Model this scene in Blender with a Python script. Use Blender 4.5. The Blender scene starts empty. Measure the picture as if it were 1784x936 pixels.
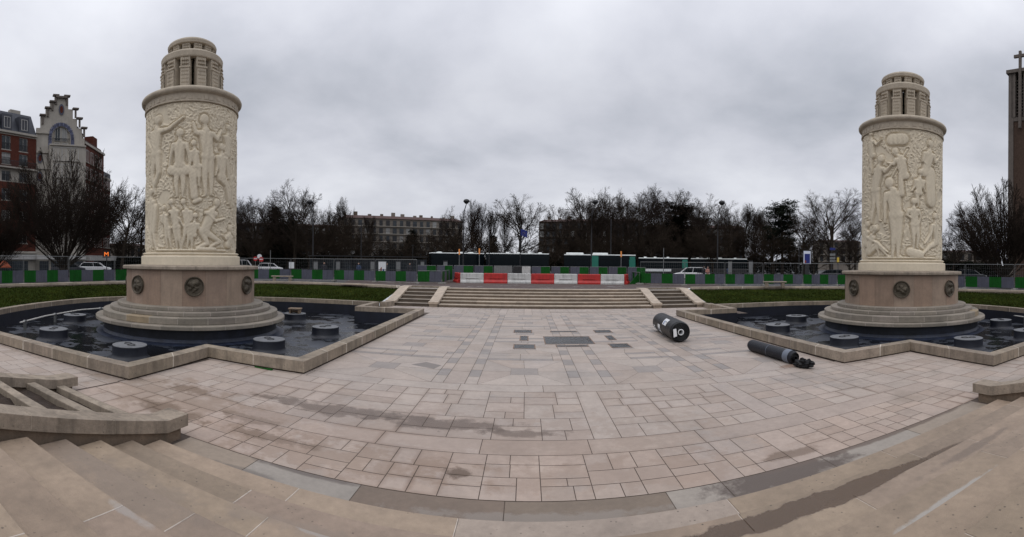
import bpy, bmesh, math, random
import numpy as np
from mathutils import Vector, Matrix, noise
R = math.radians
PI = math.pi
random.seed(7)
scene = bpy.context.scene
COL = scene.collection

# ------------------------------------------------------------------ camera, sky, sun, exposure
F, X0, EYE = 795.0, 917.0, 2.5                 # the photograph is a stitched sweep: a cylinder of 795 px per radian
cd = bpy.data.cameras.new('camera'); cam = bpy.data.objects.new('camera', cd); COL.objects.link(cam)
cd.type = 'PANO'; cd.panorama_type = 'CENTRAL_CYLINDRICAL'
cd.central_cylindrical_range_u_min = -892 / F; cd.central_cylindrical_range_u_max = 892 / F
cd.central_cylindrical_range_v_min = -478 / F; cd.central_cylindrical_range_v_max = 458 / F
cd.central_cylindrical_radius = 1.0
cd.clip_start = 0.05; cd.clip_end = 5000
cam.location = (0, 0, EYE)
cam.rotation_euler = (Matrix.Rotation((X0 - 892) / F, 4, 'Z') @ Matrix.Rotation(PI / 2, 4, 'X') @ Matrix.Rotation(0.010, 4, 'Z')).to_euler()
scene.camera = cam
scene.render.engine = 'CYCLES'

SUN_EL, SUN_AZ = R(62), R(-150)                # azimuth from +Y, clockwise: behind the camera, to the left
w = bpy.data.worlds.new('World'); scene.world = w; w.use_nodes = True
nt = w.node_tree; nt.nodes.clear()
def wn(t, **k):
    n = nt.nodes.new(t)
    for a, b in k.items(): setattr(n, a, b)
    return n
wo = wn('ShaderNodeOutputWorld'); bg = wn('ShaderNodeBackground'); bg.inputs[1].default_value = 0.10
sky = wn('ShaderNodeTexSky', sky_type='NISHITA'); sky.sun_disc = False
sky.sun_elevation = SUN_EL; sky.sun_rotation = SUN_AZ; sky.dust_density = 4; sky.air_density = 1
tc = wn('ShaderNodeTexCoord'); sep = wn('ShaderNodeSeparateXYZ'); nt.links.new(tc.outputs['Generated'], sep.inputs[0])
# project the view direction on a cloud ceiling so the clouds flatten towards the horizon
zm = wn('ShaderNodeMath', operation='MAXIMUM'); zm.inputs[1].default_value = 0.0; nt.links.new(sep.outputs[2], zm.inputs[0])
za = wn('ShaderNodeMath', operation='ADD'); za.inputs[1].default_value = 0.30; nt.links.new(zm.outputs[0], za.inputs[0])
dx = wn('ShaderNodeMath', operation='DIVIDE'); dy = wn('ShaderNodeMath', operation='DIVIDE')
nt.links.new(sep.outputs[0], dx.inputs[0]); nt.links.new(za.outputs[0], dx.inputs[1])
nt.links.new(sep.outputs[1], dy.inputs[0]); nt.links.new(za.outputs[0], dy.inputs[1])
cmb = wn('ShaderNodeCombineXYZ'); nt.links.new(dx.outputs[0], cmb.inputs[0]); nt.links.new(dy.outputs[0], cmb.inputs[1])
n1 = wn('ShaderNodeTexNoise'); n1.inputs['Scale'].default_value = 1.25; n1.inputs['Detail'].default_value = 8
n1.inputs['Roughness'].default_value = 0.52; n1.inputs['Distortion'].default_value = 0.15
n2 = wn('ShaderNodeTexNoise'); n2.inputs['Scale'].default_value = 0.3; n2.inputs['Detail'].default_value = 3
nt.links.new(cmb.outputs[0], n1.inputs['Vector']); nt.links.new(cmb.outputs[0], n2.inputs['Vector'])
ad = wn('ShaderNodeMath', operation='MULTIPLY_ADD'); ad.inputs[1].default_value = 0.6
nt.links.new(n2.outputs[0], ad.inputs[0]); nt.links.new(n1.outputs[0], ad.inputs[2])
cr = wn('ShaderNodeValToRGB'); e = cr.color_ramp.elements
e[0].position = 0.56; e[0].color = (4.55, 4.8, 5.4, 1); e[1].position = 0.97; e[1].color = (8.3, 8.45, 9.0, 1)
m_ = e.new(0.74); m_.color = (6.35, 6.5, 7.15, 1)
nt.links.new(ad.outputs[0], cr.inputs[0])
# brighter zenith than horizon, as an overcast sky is
zr = wn('ShaderNodeMapRange'); zr.inputs[1].default_value = 0.35; zr.inputs[2].default_value = 0.9
zr.inputs[3].default_value = 1.0; zr.inputs[4].default_value = 1.75; nt.links.new(sep.outputs[2], zr.inputs[0])
cm = wn('ShaderNodeVectorMath', operation='SCALE'); nt.links.new(cr.outputs[0], cm.inputs[0]); nt.links.new(zr.outputs[0], cm.inputs['Scale'])
mx = wn('ShaderNodeMix', data_type='RGBA'); mx.inputs[0].default_value = 0.93
nt.links.new(sky.outputs[0], mx.inputs[6]); nt.links.new(cm.outputs[0], mx.inputs[7])
nt.links.new(mx.outputs[2], bg.inputs[0]); nt.links.new(bg.outputs[0], wo.inputs[0])
sl = bpy.data.lights.new('sun', 'SUN'); sun = bpy.data.objects.new('sun', sl); COL.objects.link(sun)
sl.energy = 0.5; sl.angle = R(50); sl.color = (1, 0.955, 0.88)
sdir = Vector((math.sin(SUN_AZ) * math.cos(SUN_EL), math.cos(SUN_AZ) * math.cos(SUN_EL), math.sin(SUN_EL)))
sun.rotation_euler = sdir.to_track_quat('Z', 'Y').to_euler()
vs = scene.view_settings; vs.view_transform = 'Standard'; vs.look = 'None'; vs.exposure = 0.0; vs.gamma = 1; vs.use_curve_mapping = False
scene.cycles.use_denoising = True
scene.cycles.max_bounces = 6

# ------------------------------------------------------------------ helpers
def at(px, d):
    """bearing (read from the sweep) and distance in metres -> ground position"""
    a = (px - X0) / F
    return (d * math.sin(a), d * math.cos(a))
def hz(px): return 458 + 8 * math.sin((px - 892) / F)
def zz(px, y, d): return EYE - (y - hz(px)) * d / F

def material(name, base, rough=0.8, var=0.12, scale=3.0, bump=0.0, bscale=30.0, metal=0.0, spots=None, wet=None, streak=0.0, patches=(), spec=0.5):
    """base colour x mesh colour x noise; optional dark pits, wet patches and located stains (x, y, rx, ry, colour, strength, roughness)"""
    m = bpy.data.materials.new(name); m.use_nodes = True; t = m.node_tree; N = t.nodes; L = t.links
    b = N['Principled BSDF']; b.inputs['Metallic'].default_value = metal; b.inputs['Specular IOR Level'].default_value = spec
    g = N.new('ShaderNodeNewGeometry'); at_ = N.new('ShaderNodeAttribute'); at_.attribute_name = 'Col'
    def noise_(s, d=5, r=0.6, vec=None):
        n = N.new('ShaderNodeTexNoise'); n.inputs['Scale'].default_value = s; n.inputs['Detail'].default_value = d
        n.inputs['Roughness'].default_value = r; L.new(vec or g.outputs['Position'], n.inputs['Vector']); return n
    def ramp(src, a, b_, lo=0.0, hi=1.0):
        r = N.new('ShaderNodeMapRange'); r.inputs[1].default_value = a; r.inputs[2].default_value = b_
        r.inputs[3].default_value = lo; r.inputs[4].default_value = hi; L.new(src, r.inputs[0]); return r.outputs[0]
    def mix(f, a, b_, mode='MIX'):
        x = N.new('ShaderNodeMix'); x.data_type = 'RGBA'; x.blend_type = mode
        for i, v in ((0, f), (6, a), (7, b_)):
            if hasattr(v, 'is_linked'): L.new(v, x.inputs[i])
            elif i == 0: x.inputs[0].default_value = v
            else: x.inputs[i].default_value = (*v, 1)
        return x.outputs[2]
    def math_(op, a, b_):
        x = N.new('ShaderNodeMath'); x.operation = op
        for i, v in enumerate((a, b_)):
            if hasattr(v, 'is_linked'): L.new(v, x.inputs[i])
            else: x.inputs[i].default_value = v
        return x.outputs[0]
    col = mix(1.0, base, at_.outputs['Color'], 'MULTIPLY')
    nA = noise_(scale, 6, 0.65); nB = noise_(scale * 7.3, 4, 0.6)
    v = math_('MULTIPLY', ramp(nA.outputs[0], 0.3, 0.7, 1 - var, 1 + var), ramp(nB.outputs[0], 0.3, 0.7, 1 - var * .6, 1 + var * .6))
    cb = N.new('ShaderNodeCombineXYZ')
    for i in range(3): L.new(v, cb.inputs[i])
    col = mix(1.0, col, cb.outputs[0], 'MULTIPLY')
    rg = None
    if streak:
        mp = N.new('ShaderNodeVectorMath'); mp.operation = 'MULTIPLY'; mp.inputs[1].default_value = (5, 5, 0.5); L.new(g.outputs['Position'], mp.inputs[0])
        ns = noise_(1.0, 5, 0.65, mp.outputs[0])
        col = mix(ramp(ns.outputs[0], 0.48, 0.75, 0, streak), col, tuple(c * 0.35 for c in base))
    if spots:
        vo = N.new('ShaderNodeTexVoronoi'); vo.inputs['Scale'].default_value = spots[0]; L.new(g.outputs['Position'], vo.inputs['Vector'])
        gate = ramp(noise_(1.3, 3).outputs[0], 0.46, 0.6)
        f = math_('MULTIPLY', math_('MULTIPLY', ramp(vo.outputs['Distance'], 0.16, 0.08), gate), spots[1])
        col = mix(f, col, tuple(c * 0.2 for c in base))
    if wet:
        nw = noise_(wet[0], 6, 0.62)
        f = ramp(nw.outputs[0], wet[1], wet[1] + 0.06, 0, 1)
        col = mix(math_('MULTIPLY', f, wet[2]), col, tuple(c * wet[3] for c in base))
        rg = ramp(f, 0, 1, rough, wet[4])
    for (px_, py_, rx, ry, pc, ps, pr, *am) in patches:
        am = am[0] if am else .6
        mp = N.new('ShaderNodeMapping'); mp.vector_type = 'TEXTURE'
        mp.inputs['Location'].default_value = (px_, py_, 0); mp.inputs['Scale'].default_value = (rx, ry, 40)
        L.new(g.outputs['Position'], mp.inputs['Vector'])
        ln = N.new('ShaderNodeVectorMath'); ln.operation = 'LENGTH'; L.new(mp.outputs[0], ln.inputs[0])
        nn = noise_(2.3, 6, 0.7)
        dd = math_('ADD', ln.outputs['Value'], ramp(nn.outputs[0], 0.3, 0.7, -am, am))
        f = ramp(dd, 1.0, 0.60 if am > .2 else .93, 0, ps)
        col = mix(f, col, pc)
        rg = mixf(N, L, f, rg if rg is not None else rough, pr)
    L.new(col, b.inputs['Base Color'])
    if rg is not None: L.new(rg, b.inputs['Roughness'])
    else:
        L.new(ramp(nB.outputs[0], 0.3, 0.7, max(0.02, rough - 0.08), min(1, rough + 0.08)), b.inputs['Roughness'])
    if bump:
        nb = noise_(bscale, 6, 0.7); bp = N.new('ShaderNodeBump'); bp.inputs['Strength'].default_value = bump
        bp.inputs['Distance'].default_value = 0.02; L.new(nb.outputs[0], bp.inputs['Height']); L.new(bp.outputs[0], b.inputs['Normal'])
    return m
def mixf(N, L, f, a, b_):
    x = N.new('ShaderNodeMix'); x.data_type = 'FLOAT'
    for i, v in ((0, f), (2, a), (3, b_)):
        if hasattr(v, 'is_linked'): L.new(v, x.inputs[i])
        else: x.inputs[i].default_value = v
    return x.outputs[0]
def emit(name, col, s):
    m = bpy.data.materials.new(name); m.use_nodes = True; b = m.node_tree.nodes['Principled BSDF']
    b.inputs['Base Color'].default_value = (*col, 1); b.inputs['Emission Color'].default_value = (*col, 1); b.inputs['Emission Strength'].default_value = s
    return m

class MB:
    def __init__(s): s.v = []; s.f = []; s.c = []; s.smooth = False
    def poly(s, pts, c=(1, 1, 1)):
        n = len(s.v); s.v += [tuple(p) for p in pts]; s.f.append(tuple(range(n, n + len(pts)))); s.c.append(c)
    def box(s, x, y, z, sx, sy, sz, a=0.0, c=(1, 1, 1)):
        """centre x, y; bottom z; sizes; turned by a"""
        n = len(s.v); ca, sa = math.cos(a), math.sin(a)
        for dz in (0, sz):
            for px, py in ((-sx / 2, -sy / 2), (sx / 2, -sy / 2), (sx / 2, sy / 2), (-sx / 2, sy / 2)):
                s.v.append((x + px * ca - py * sa, y + px * sa + py * ca, z + dz))
        for q in ((0, 3, 2, 1), (4, 5, 6, 7), (0, 1, 5, 4), (1, 2, 6, 5), (2, 3, 7, 6), (3, 0, 4, 7)):
            s.f.append(tuple(n + i for i in q)); s.c.append(c)
    def prism(s, pts, z0, z1, c=(1, 1, 1)):
        """ground polygon (counter-clockwise) pulled up; z0, z1 numbers or lists"""
        k = len(pts); n = len(s.v)
        a = z0 if isinstance(z0, (list, tuple)) else [z0] * k; b = z1 if isinstance(z1, (list, tuple)) else [z1] * k
        for i, p in enumerate(pts): s.v.append((p[0], p[1], a[i]))
        for i, p in enumerate(pts): s.v.append((p[0], p[1], b[i]))
        s.f.append(tuple(range(n + k - 1, n - 1, -1))); s.f.append(tuple(range(n + k, n + 2 * k))); s.c += [c, c]
        for i in range(k):
            j = (i + 1) % k; s.f.append((n + i, n + j, n + k + j, n + k + i)); s.c.append(c)
    def wall(s, M, pts, t, c=(1, 1, 1)):
        """outline in a wall plane (u, z) pushed back by t; M places (u, depth, z)"""
        k = len(pts); n = len(s.v)
        for d in (0, t):
            for u, z in pts: s.v.append(tuple(M @ Vector((u, d, z))))
        s.f.append(tuple(range(n, n + k))); s.f.append(tuple(range(n + 2 * k - 1, n + k - 1, -1))); s.c += [c, c]
        for i in range(k):
            j = (i + 1) % k; s.f.append((n + j, n + i, n + k + i, n + k + j)); s.c.append(c)
    def lathe(s, prof, x=0, y=0, n=48, cf=None, cap=False):
        b = len(s.v)
        for r, z in prof:
            for i in range(n):
                a = 2 * PI * i / n; s.v.append((x + r * math.sin(a), y - r * math.cos(a), z))
        for k in range(len(prof) - 1):
            for i in range(n):
                j = (i + 1) % n
                s.f.append((b + k * n + i, b + k * n + j, b + (k + 1) * n + j, b + (k + 1) * n + i)); s.c.append(cf(i, k) if cf else (1, 1, 1))
        if cap:
            s.f.append(tuple(b + (len(prof) - 1) * n + i for i in range(n))); s.c.append((1, 1, 1))
            s.f.append(tuple(b + i for i in range(n - 1, -1, -1))); s.c.append((1, 1, 1))
    def tube(s, pts, rs, n=6, c=(1, 1, 1), cap=True):
        pts = [Vector(p) for p in pts]
        if not isinstance(rs, (list, tuple)): rs = [rs] * len(pts)
        b = len(s.v); up = Vector((0, 0, 1))
        for i, p in enumerate(pts):
            d = (pts[min(i + 1, len(pts) - 1)] - pts[max(i - 1, 0)]).normalized()
            x = d.cross(up)
            if x.length < 0.05: x = d.cross(Vector((1, 0, 0)))
            x.normalize(); yv = x.cross(d)
            for k in range(n):
                a = 2 * PI * k / n; q = p + (x * math.cos(a) + yv * math.sin(a)) * rs[i]; s.v.append(tuple(q))
        for i in range(len(pts) - 1):
            for k in range(n):
                j = (k + 1) % n; s.f.append((b + i * n + k, b + i * n + j, b + (i + 1) * n + j, b + (i + 1) * n + k)); s.c.append(c)
        if cap:
            e0 = b + (len(pts) - 1) * n
            s.f.append(tuple(e0 + k for k in range(n))); s.f.append(tuple(b + k for k in range(n - 1, -1, -1))); s.c += [c, c]
    def mesh(s, name, mat, smooth=False, bevel=0):
        me = bpy.data.meshes.new(name); me.from_pydata(s.v, [], s.f); me.update()
        ca = me.color_attributes.new('Col', 'FLOAT_COLOR', 'CORNER')
        lens = np.zeros(len(me.polygons), dtype=np.int32); me.polygons.foreach_get('loop_total', lens)
        if any(isinstance(c[0], tuple) for c in s.c):
            cc = np.array([(*q, 1.0) for c, f in zip(s.c, s.f) for q in (c if isinstance(c[0], tuple) else [c] * len(f))], dtype=np.float32)
        else: cc = np.repeat(np.array([(*c, 1.0) for c in s.c], dtype=np.float32), lens, axis=0)
        ca.data.foreach_set('color', cc.ravel())
        for m in (mat if isinstance(mat, (list, tuple)) else [mat]): me.materials.append(m)
        if smooth: me.shade_smooth()
        return me
    def build(s, name, mat, parent=None, smooth=False, bevel=0, loc=None, rz=0, autosmooth=False):
        o = bpy.data.objects.new(name, s.mesh(name, mat, smooth)); COL.objects.link(o)
        if parent is not None: o.parent = parent
        if loc is not None: o.location = loc; o.rotation_euler = (0, 0, rz)
        if bevel:
            b = o.modifiers.new('Bevel', 'BEVEL'); b.width = bevel; b.segments = 2; b.limit_method = 'ANGLE'; b.angle_limit = R(40)
        return o
def tag(o, label=None, cat=None, group=None, kind=None):
    if label: o['label'] = label
    if cat: o['category'] = cat
    if group: o['group'] = group
    if kind: o['kind'] = kind
    return o
def thing(name, label, cat, loc=(0, 0, 0), rz=0, group=None):
    o = bpy.data.objects.new(name, None); COL.objects.link(o); o.location = loc; o.rotation_euler = (0, 0, rz)
    return tag(o, label, cat, group)
def dup(root, loc, rz, label, scale=None):
    def cp(o, par):
        c = o.copy(); COL.objects.link(c)
        if par is not None: c.parent = par
        for ch in o.children: cp(ch, c)
        return c
    r = cp(root, None); r.location = loc; r.rotation_euler = (0, 0, rz)
    if scale: r.scale = scale if isinstance(scale, tuple) else (scale,) * 3
    r['label'] = label
    return r
ORD = ['first', 'second', 'third', 'fourth', 'fifth', 'sixth', 'seventh', 'eighth', 'ninth', 'tenth', 'eleventh', 'twelfth', 'thirteenth', 'fourteenth', 'fifteenth', 'sixteenth', 'seventeenth', 'eighteenth', 'nineteenth', 'twentieth']
def rnd(a, b): return random.uniform(a, b)
def tint(k, q): return tuple(k * v for v in q)
def offset(pts, d, closed=True):
    """inset a counter-clockwise outline by d (to its left)"""
    out = []; n = len(pts)
    for i in range(n):
        p = Vector(pts[i][:2])
        if closed: a = Vector(pts[i - 1][:2]); b = Vector(pts[(i + 1) % n][:2])
        else:
            a = Vector(pts[i - 1][:2]) if i > 0 else p - (Vector(pts[1][:2]) - p); b = Vector(pts[i + 1][:2]) if i < n - 1 else p + (p - a)
        d1 = (p - a).normalized(); d2 = (b - p).normalized()
        n1 = Vector((-d1.y, d1.x)); n2 = Vector((-d2.y, d2.x)); m = n1 + n2
        m = m / max(m.length_squared, 0.3) * 2 if m.length > 1e-6 else n1
        q = p + m * d; out.append((q.x, q.y))
    return out
def resample(pts, step):
    out = []; n = len(pts)
    for i in range(n - 1):
        a = Vector(pts[i]); b = Vector(pts[i + 1]); k = max(1, round((b - a).length / step))
        for j in range(k): out.append(tuple(a.lerp(b, j / k)))
    out.append(tuple(pts[-1])); return out
def even(pts, n):
    P = [Vector(p) for p in pts]; L = [0]
    for i in range(1, len(P)): L.append(L[-1] + (P[i] - P[i - 1]).length)
    out = []; k = 0
    for i in range(n):
        t = L[-1] * i / (n - 1)
        while k < len(L) - 2 and L[k + 1] < t: k += 1
        out.append(P[k].lerp(P[k + 1], (t - L[k]) / max(1e-9, L[k + 1] - L[k])))
    return out
def smooth_curve(pts, it=2):
    for _ in range(it):
        q = [pts[0]]
        for a, b in zip(pts[:-1], pts[1:]):
            q.append(tuple(x * .75 + y * .25 for x, y in zip(a, b))); q.append(tuple(x * .25 + y * .75 for x, y in zip(a, b)))
        q.append(pts[-1]); pts = q
    return pts

# ------------------------------------------------------------------ materials
M = {}
BR = (0.095, 0.060, 0.038); BR2 = (0.14, 0.092, 0.06)
M['paving'] = material('paving', (0.37, 0.316, 0.276), 0.62, 0.12, 1.4, 0.25, 60, wet=(0.55, 0.56, 0.30, 0.70, 0.33), patches=(
    (-1.5, 6.6, 4.2, 1.1, (.27, .20, .155), .35, .5, 1.0), (1.2, 5.3, 2.6, .4, (.28, .20, .15), .4, .5, 1.0), (-6.0, 6.0, 2.0, 1.0, (.24, .17, .12), .45, .5, 1.0), (-2.5, 5.3, 1.8, .5, (.24, .165, .115), .45, .5, 1.0),
    (-3.2, 7.0, 1.5, 0.28, BR, .75, .3), (-1.3, 6.9, 1.3, 0.30, BR, .8, .3), (0.0, 6.7, 0.6, 0.2, BR, .7, .35), (-5.3, 5.3, 0.8, 0.35, BR2, .7, .4), (-5.9, 6.5, .7, .25, BR2, .6, .4),
    (-3.2, 5.45, .8, .16, BR2, .55, .5), (-0.75, 5.35, .22, .16, BR, .8, .6), (3.4, 5.05, .5, .14, BR2, .7, .5), (-4.1, 5.9, .6, .2, BR2, .5, .4),
    (1.9, 18.3, .8, .22, (.2, .13, .1), .55, .4), (6.3, 9.5, .5, .2, (.2, .12, .08), .7, .4), (2.6, 23.2, 2.4, .25, (.18, .13, .1), .6, .4), (6.3, 14.0, .9, .3, (.24, .18, .16), .4, .5),
    (-7.8, 8.0, .5, .4, (.25, .2, .17), .4, .4)))
M['grout'] = material('grout', (0.085, 0.062, 0.048), 0.9, 0.3, 4)
M['band'] = material('band_stone', (0.275, 0.245, 0.212), 0.6, 0.12, 2.0, 0.2, 50, patches=(
    (2.9, 4.62, 1.15, .42, (.085, .062, .05), .9, .55, .5), (5.0, 4.76, 2.6, .10, (.12, .085, .065), .85, .5, .3), (-2.5, 4.76, .75, .08, (.10, .075, .06), .85, .3, .3), (-3.2, 4.4, .5, .12, (.12, .1, .085), .6, .3), (0.2, 4.45, 1.6, .12, (.25, .22, .19), .5, .3)))
M['step'] = material('step_stone', (0.285, 0.216, 0.158), 0.62, 0.17, 1.6, 0.4, 70, spots=(13.0, .9), patches=(
    (2.55, 3.40, 1.7, 0.25, (.095, .060, .037), .93, .2, .16), (4.1, 3.36, .8, 0.12, (.10, .066, .043), .85, .25, .2), (4.5, 3.0, 1.0, .08, (.15, .115, .09), .6, .4, .4), (-3.2, 2.7, 1.3, .4, (.21, .165, .13), .5, .5), (-1.9, 3.3, 1.0, .25, (.24, .19, .15), .5, .5), (3.3, 2.38, .75, .05, (.42, .41, .39), .6, .6, .5), (-1.6, 3.25, .35, .08, (.36, .34, .32), .5, .6), (-2.6, 2.2, .3, .06, (.36, .34, .32), .5, .6), (4.9, 3.3, .3, .05, (.38, .36, .33), .6, .6)))
M['mortar'] = material('mortar', (0.45, 0.44, 0.42), 0.9, 0.15, 6)
M['coping'] = material('coping_stone', (0.275, 0.228, 0.178), 0.75, 0.24, 2.6, 0.5, 45, spots=(14, .8), streak=.7, spec=.3)
M['stair'] = material('far_stair_stone', (0.40, 0.335, 0.265), 0.7, 0.22, 2.0, 0.3, 30, streak=.35)
M['ped'] = material('pedestal_stone', (0.285, 0.218, 0.165), 0.7, 0.13, 2.2, 0.2, 40, streak=.3)
M['base'] = material('base_step_stone', (0.225, 0.198, 0.165), 0.8, 0.18, 3, 0.4, 40, spots=(12, .6))
M['lime'] = material('carved_limestone', (0.62, 0.545, 0.42), 0.9, 0.08, 1.0, 0.25, 45, streak=.10, spec=.2)
M['lime_grey'] = material('weathered_limestone', (0.43, 0.372, 0.292), 0.88, 0.14, 2.5, 0.4, 30, streak=.2)
M['bronze'] = material('bronze', (0.085, 0.07, 0.05), 0.5, 0.3, 12, 0.3, 60, metal=.55)
M['navy'] = material('navy_membrane', (0.007, 0.009, 0.017), 0.5, 0.3, 2.5, 0.2, 25)
M['floor'] = material('basin_floor', (0.036, 0.041, 0.053), 0.5, 0.35, 1.2, 0.15, 20, wet=(0.9, 0.45, .95, 0.10, 0.12), spec=.3)
M['pad_top'] = material('pad_top', (0.14, 0.145, 0.155), 0.7, 0.25, 6, 0.2, 40)
M['dark_stain'] = material('black_tank_wall', (0.008, 0.010, 0.016), 0.5, 0.5, 2.0, 0.2, 20, streak=.5)
M['lawn'] = material('lawn_ground', (0.022, 0.031, 0.008), 0.95, 0.35, 2.5, 0.8, 40, spec=0)
M['grass'] = material('grass_blades', (0.027, 0.043, 0.007), 0.9, 0.4, 3, spec=0.05)
M['asphalt'] = material('asphalt', (0.035, 0.033, 0.033), 0.75, 0.2, 1.2, 0.3, 60, wet=(0.3, 0.5, .5, 0.6, 0.25))
M['sand'] = material('reddish_gravel', (0.07, 0.046, 0.039), 0.85, 0.18, 1.5, 0.4, 50, wet=(0.9, 0.55, .5, 0.6, 0.3))
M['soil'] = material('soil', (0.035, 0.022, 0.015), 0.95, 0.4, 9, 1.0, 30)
M['grate'] = material('wet_metal_plate', (0.028, 0.031, 0.034), 0.28, 0.3, 5, 0.3, 60, wet=(2.0, .5, .6, .4, .05))
M['grate_line'] = material('rusty_edge', (0.20, 0.13, 0.09), 0.8, 0.2, 5)
M['green'] = material('green_board', (0.006, 0.075, 0.009), 0.6, 0.2, 1.5, streak=.4, spec=.15)
M['grey'] = material('grey_board', (0.085, 0.088, 0.115), 0.6, 0.15, 1.5, streak=.4, spec=.2)
M['blackboard'] = material('black_board', (0.012, 0.012, 0.013), 0.6, 0.1, 1.5)
M['galv'] = material('galvanised_steel', (0.20, 0.205, 0.205), 0.5, 0.15, 6, metal=.6)
M['concrete'] = material('concrete', (0.24, 0.23, 0.215), 0.85, 0.15, 5)
M['red'] = material('red_plastic', (0.40, 0.012, 0.009), 0.5, 0.2, 3, streak=.5)
M['white'] = material('white_plastic', (0.48, 0.48, 0.465), 0.5, 0.15, 3, streak=.55)
M['black'] = material('black_plastic', (0.005, 0.005, 0.006), 0.38, 0.2, 8, 0.6, 14, spec=.25)
M['geo'] = material('grey_black_geotextile', (0.011, 0.012, 0.017), 0.45, 0.2, 6, 0.5, 18, spec=.25)
M['tape'] = material('grey_tape', (0.12, 0.14, 0.18), 0.4, 0.1, 6)
M['label'] = material('paper_label', (0.68, 0.69, 0.70), 0.5, 0.04, 6)
M['blueink'] = material('blue_ink', (0.05, 0.12, 0.32), 0.5, 0.05, 6)
M['bark'] = material('bark', (0.036, 0.029, 0.023), 0.9, 0.35, 5, 0.5, 30, spec=0)
M['twig'] = material('twigs', (0.030, 0.023, 0.019), 0.95, 0.3, 1.0, spec=0)
M['twig_brown'] = material('reddish_twigs', (0.034, 0.026, 0.020), 0.95, 0.3, 1.0, spec=0)
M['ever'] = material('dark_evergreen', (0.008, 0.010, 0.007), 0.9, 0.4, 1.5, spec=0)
M['cream'] = material('cream_render', (0.36, 0.33, 0.285), 0.85, 0.10, 0.6, streak=.25)
M['cream_far'] = material('beige_facade', (0.20, 0.175, 0.15), 0.9, 0.12, 0.4, streak=.3, spec=.1)
M['brown_far'] = material('brown_facade', (0.075, 0.06, 0.05), 0.9, 0.12, 0.4, spec=.1)
M['brick'] = material('red_brick', (0.088, 0.030, 0.021), 0.9, 0.25, 3.5, spec=.1)
M['brick_brown'] = material('brown_brick', (0.075, 0.050, 0.038), 0.9, 0.3, 5, spec=.1)
M['darkstone'] = material('grey_brown_stone', (0.12, 0.10, 0.085), 0.85, 0.2, 2)
M['slate'] = material('slate_roof', (0.035, 0.038, 0.05), 0.5, 0.25, 3)
M['tile'] = material('dark_red_tiles', (0.06, 0.028, 0.022), 0.8, 0.3, 1)
M['glass'] = material('window_glass', (0.03, 0.036, 0.042), 0.15, 0.5, 0.7, spec=.3)
M['curtain'] = material('pale_shutter', (0.27, 0.27, 0.26), 0.8, 0.2, 0.8)
M['frame'] = material('window_frame', (0.42, 0.41, 0.39), 0.7, 0.1, 3)
M['iron'] = material('black_ironwork', (0.014, 0.014, 0.016), 0.5, 0.2, 5)
M['mosaic'] = material('blue_mosaic', (0.05, 0.055, 0.085), 0.5, 0.6, 9)
M['jade'] = material('jade_paint', (0.01, 0.15, 0.105), 0.35, 0.05, 2)
M['buswhite'] = material('bus_roof_white', (0.75, 0.78, 0.76), 0.4, 0.1, 2)
M['busglass'] = material('bus_glass', (0.004, 0.007, 0.009), 0.15, 0.1, 2, spec=.12)
M['rubber'] = material('tyre_rubber', (0.02, 0.02, 0.02), 0.85, 0.1, 2)
M['carwhite'] = material('white_car_paint', (0.66, 0.66, 0.67), 0.25, 0.03, 2)
M['cardark'] = material('dark_car_paint', (0.03, 0.033, 0.04), 0.2, 0.1, 2)
M['orange'] = material('orange_awning', (0.25, 0.05, 0.015), 0.7, 0.1, 2)
M['signred'] = material('sign_red', (0.45, 0.02, 0.02), 0.5, 0.05, 2)
M['blue'] = material('flag_blue', (0.01, 0.02, 0.16), 0.7, 0.1, 2)
M['yellow'] = material('yellow_enamel', (0.60, 0.42, 0.05), 0.5, 0.05, 2)
M['wood'] = material('weathered_wood', (0.20, 0.14, 0.09), 0.8, 0.3, 8)
M['skin'] = material('skin', (0.35, 0.21, 0.15), 0.6, 0.05, 4)
M['coat_dark'] = material('dark_coat', (0.02, 0.02, 0.026), 0.85, 0.1, 5)
M['coat_pink'] = material('salmon_coat', (0.42, 0.20, 0.16), 0.85, 0.1, 5)
M['coat_blue'] = material('blue_coat', (0.03, 0.05, 0.10), 0.85, 0.1, 5)
M['hair'] = material('dark_hair', (0.02, 0.014, 0.01), 0.8, 0.1, 5)
M['amber'] = emit('amber_sign', (1.0, 0.22, 0.03), .5)
M['screen'] = emit('lit_poster', (0.55, 0.58, 0.68), 0.12)
M['headlamp'] = emit('amber_lamp', (.75, 0.28, 0.07), .1)

# ------------------------------------------------------------------ outlines of the square (metres, x along the steps, y away)
# left basin, counter-clockwise, starting at its corner by the plaza
BL = [(-4.68, 8.88), (-4.80, 21.2), (-7.9, 21.2), (-7.95, 23.9)]
arcL = smooth_curve([(-7.95, 23.9), (-9.6, 24.1), (-12.2, 24.05), (-14.6, 23.6), (-18.2, 21.8), (-20.4, 19.3), (-21.4, 16.9), (-21.5, 15.2), (-21.2, 13.4), (-20.3, 10.9), (-18.8, 8.3), (-17.0, 6.2), (-14.6, 5.15)], 2)
BL = BL[:3] + arcL + [(-12.3, 5.40), (-7.17, 6.06), (-7.42, 8.9)]
BRt = [(7.50, 8.95), (7.18, 21.0), (10.1, 21.2), (10.15, 23.6)]
arcR = smooth_curve([(10.15, 23.6), (12.2, 23.7), (15.6, 23.6), (18.6, 22.4), (21.3, 19.6), (22.5, 16.3), (22.4, 13.4), (21.8, 11.3), (20.8, 8.9), (19.3, 7.0), (17.5, 5.9)], 2)
BRt = BRt[:3] + arcR + [(9.75, 5.92), (10.0, 8.9)]
BR_ccw = list(reversed(BRt))
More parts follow.
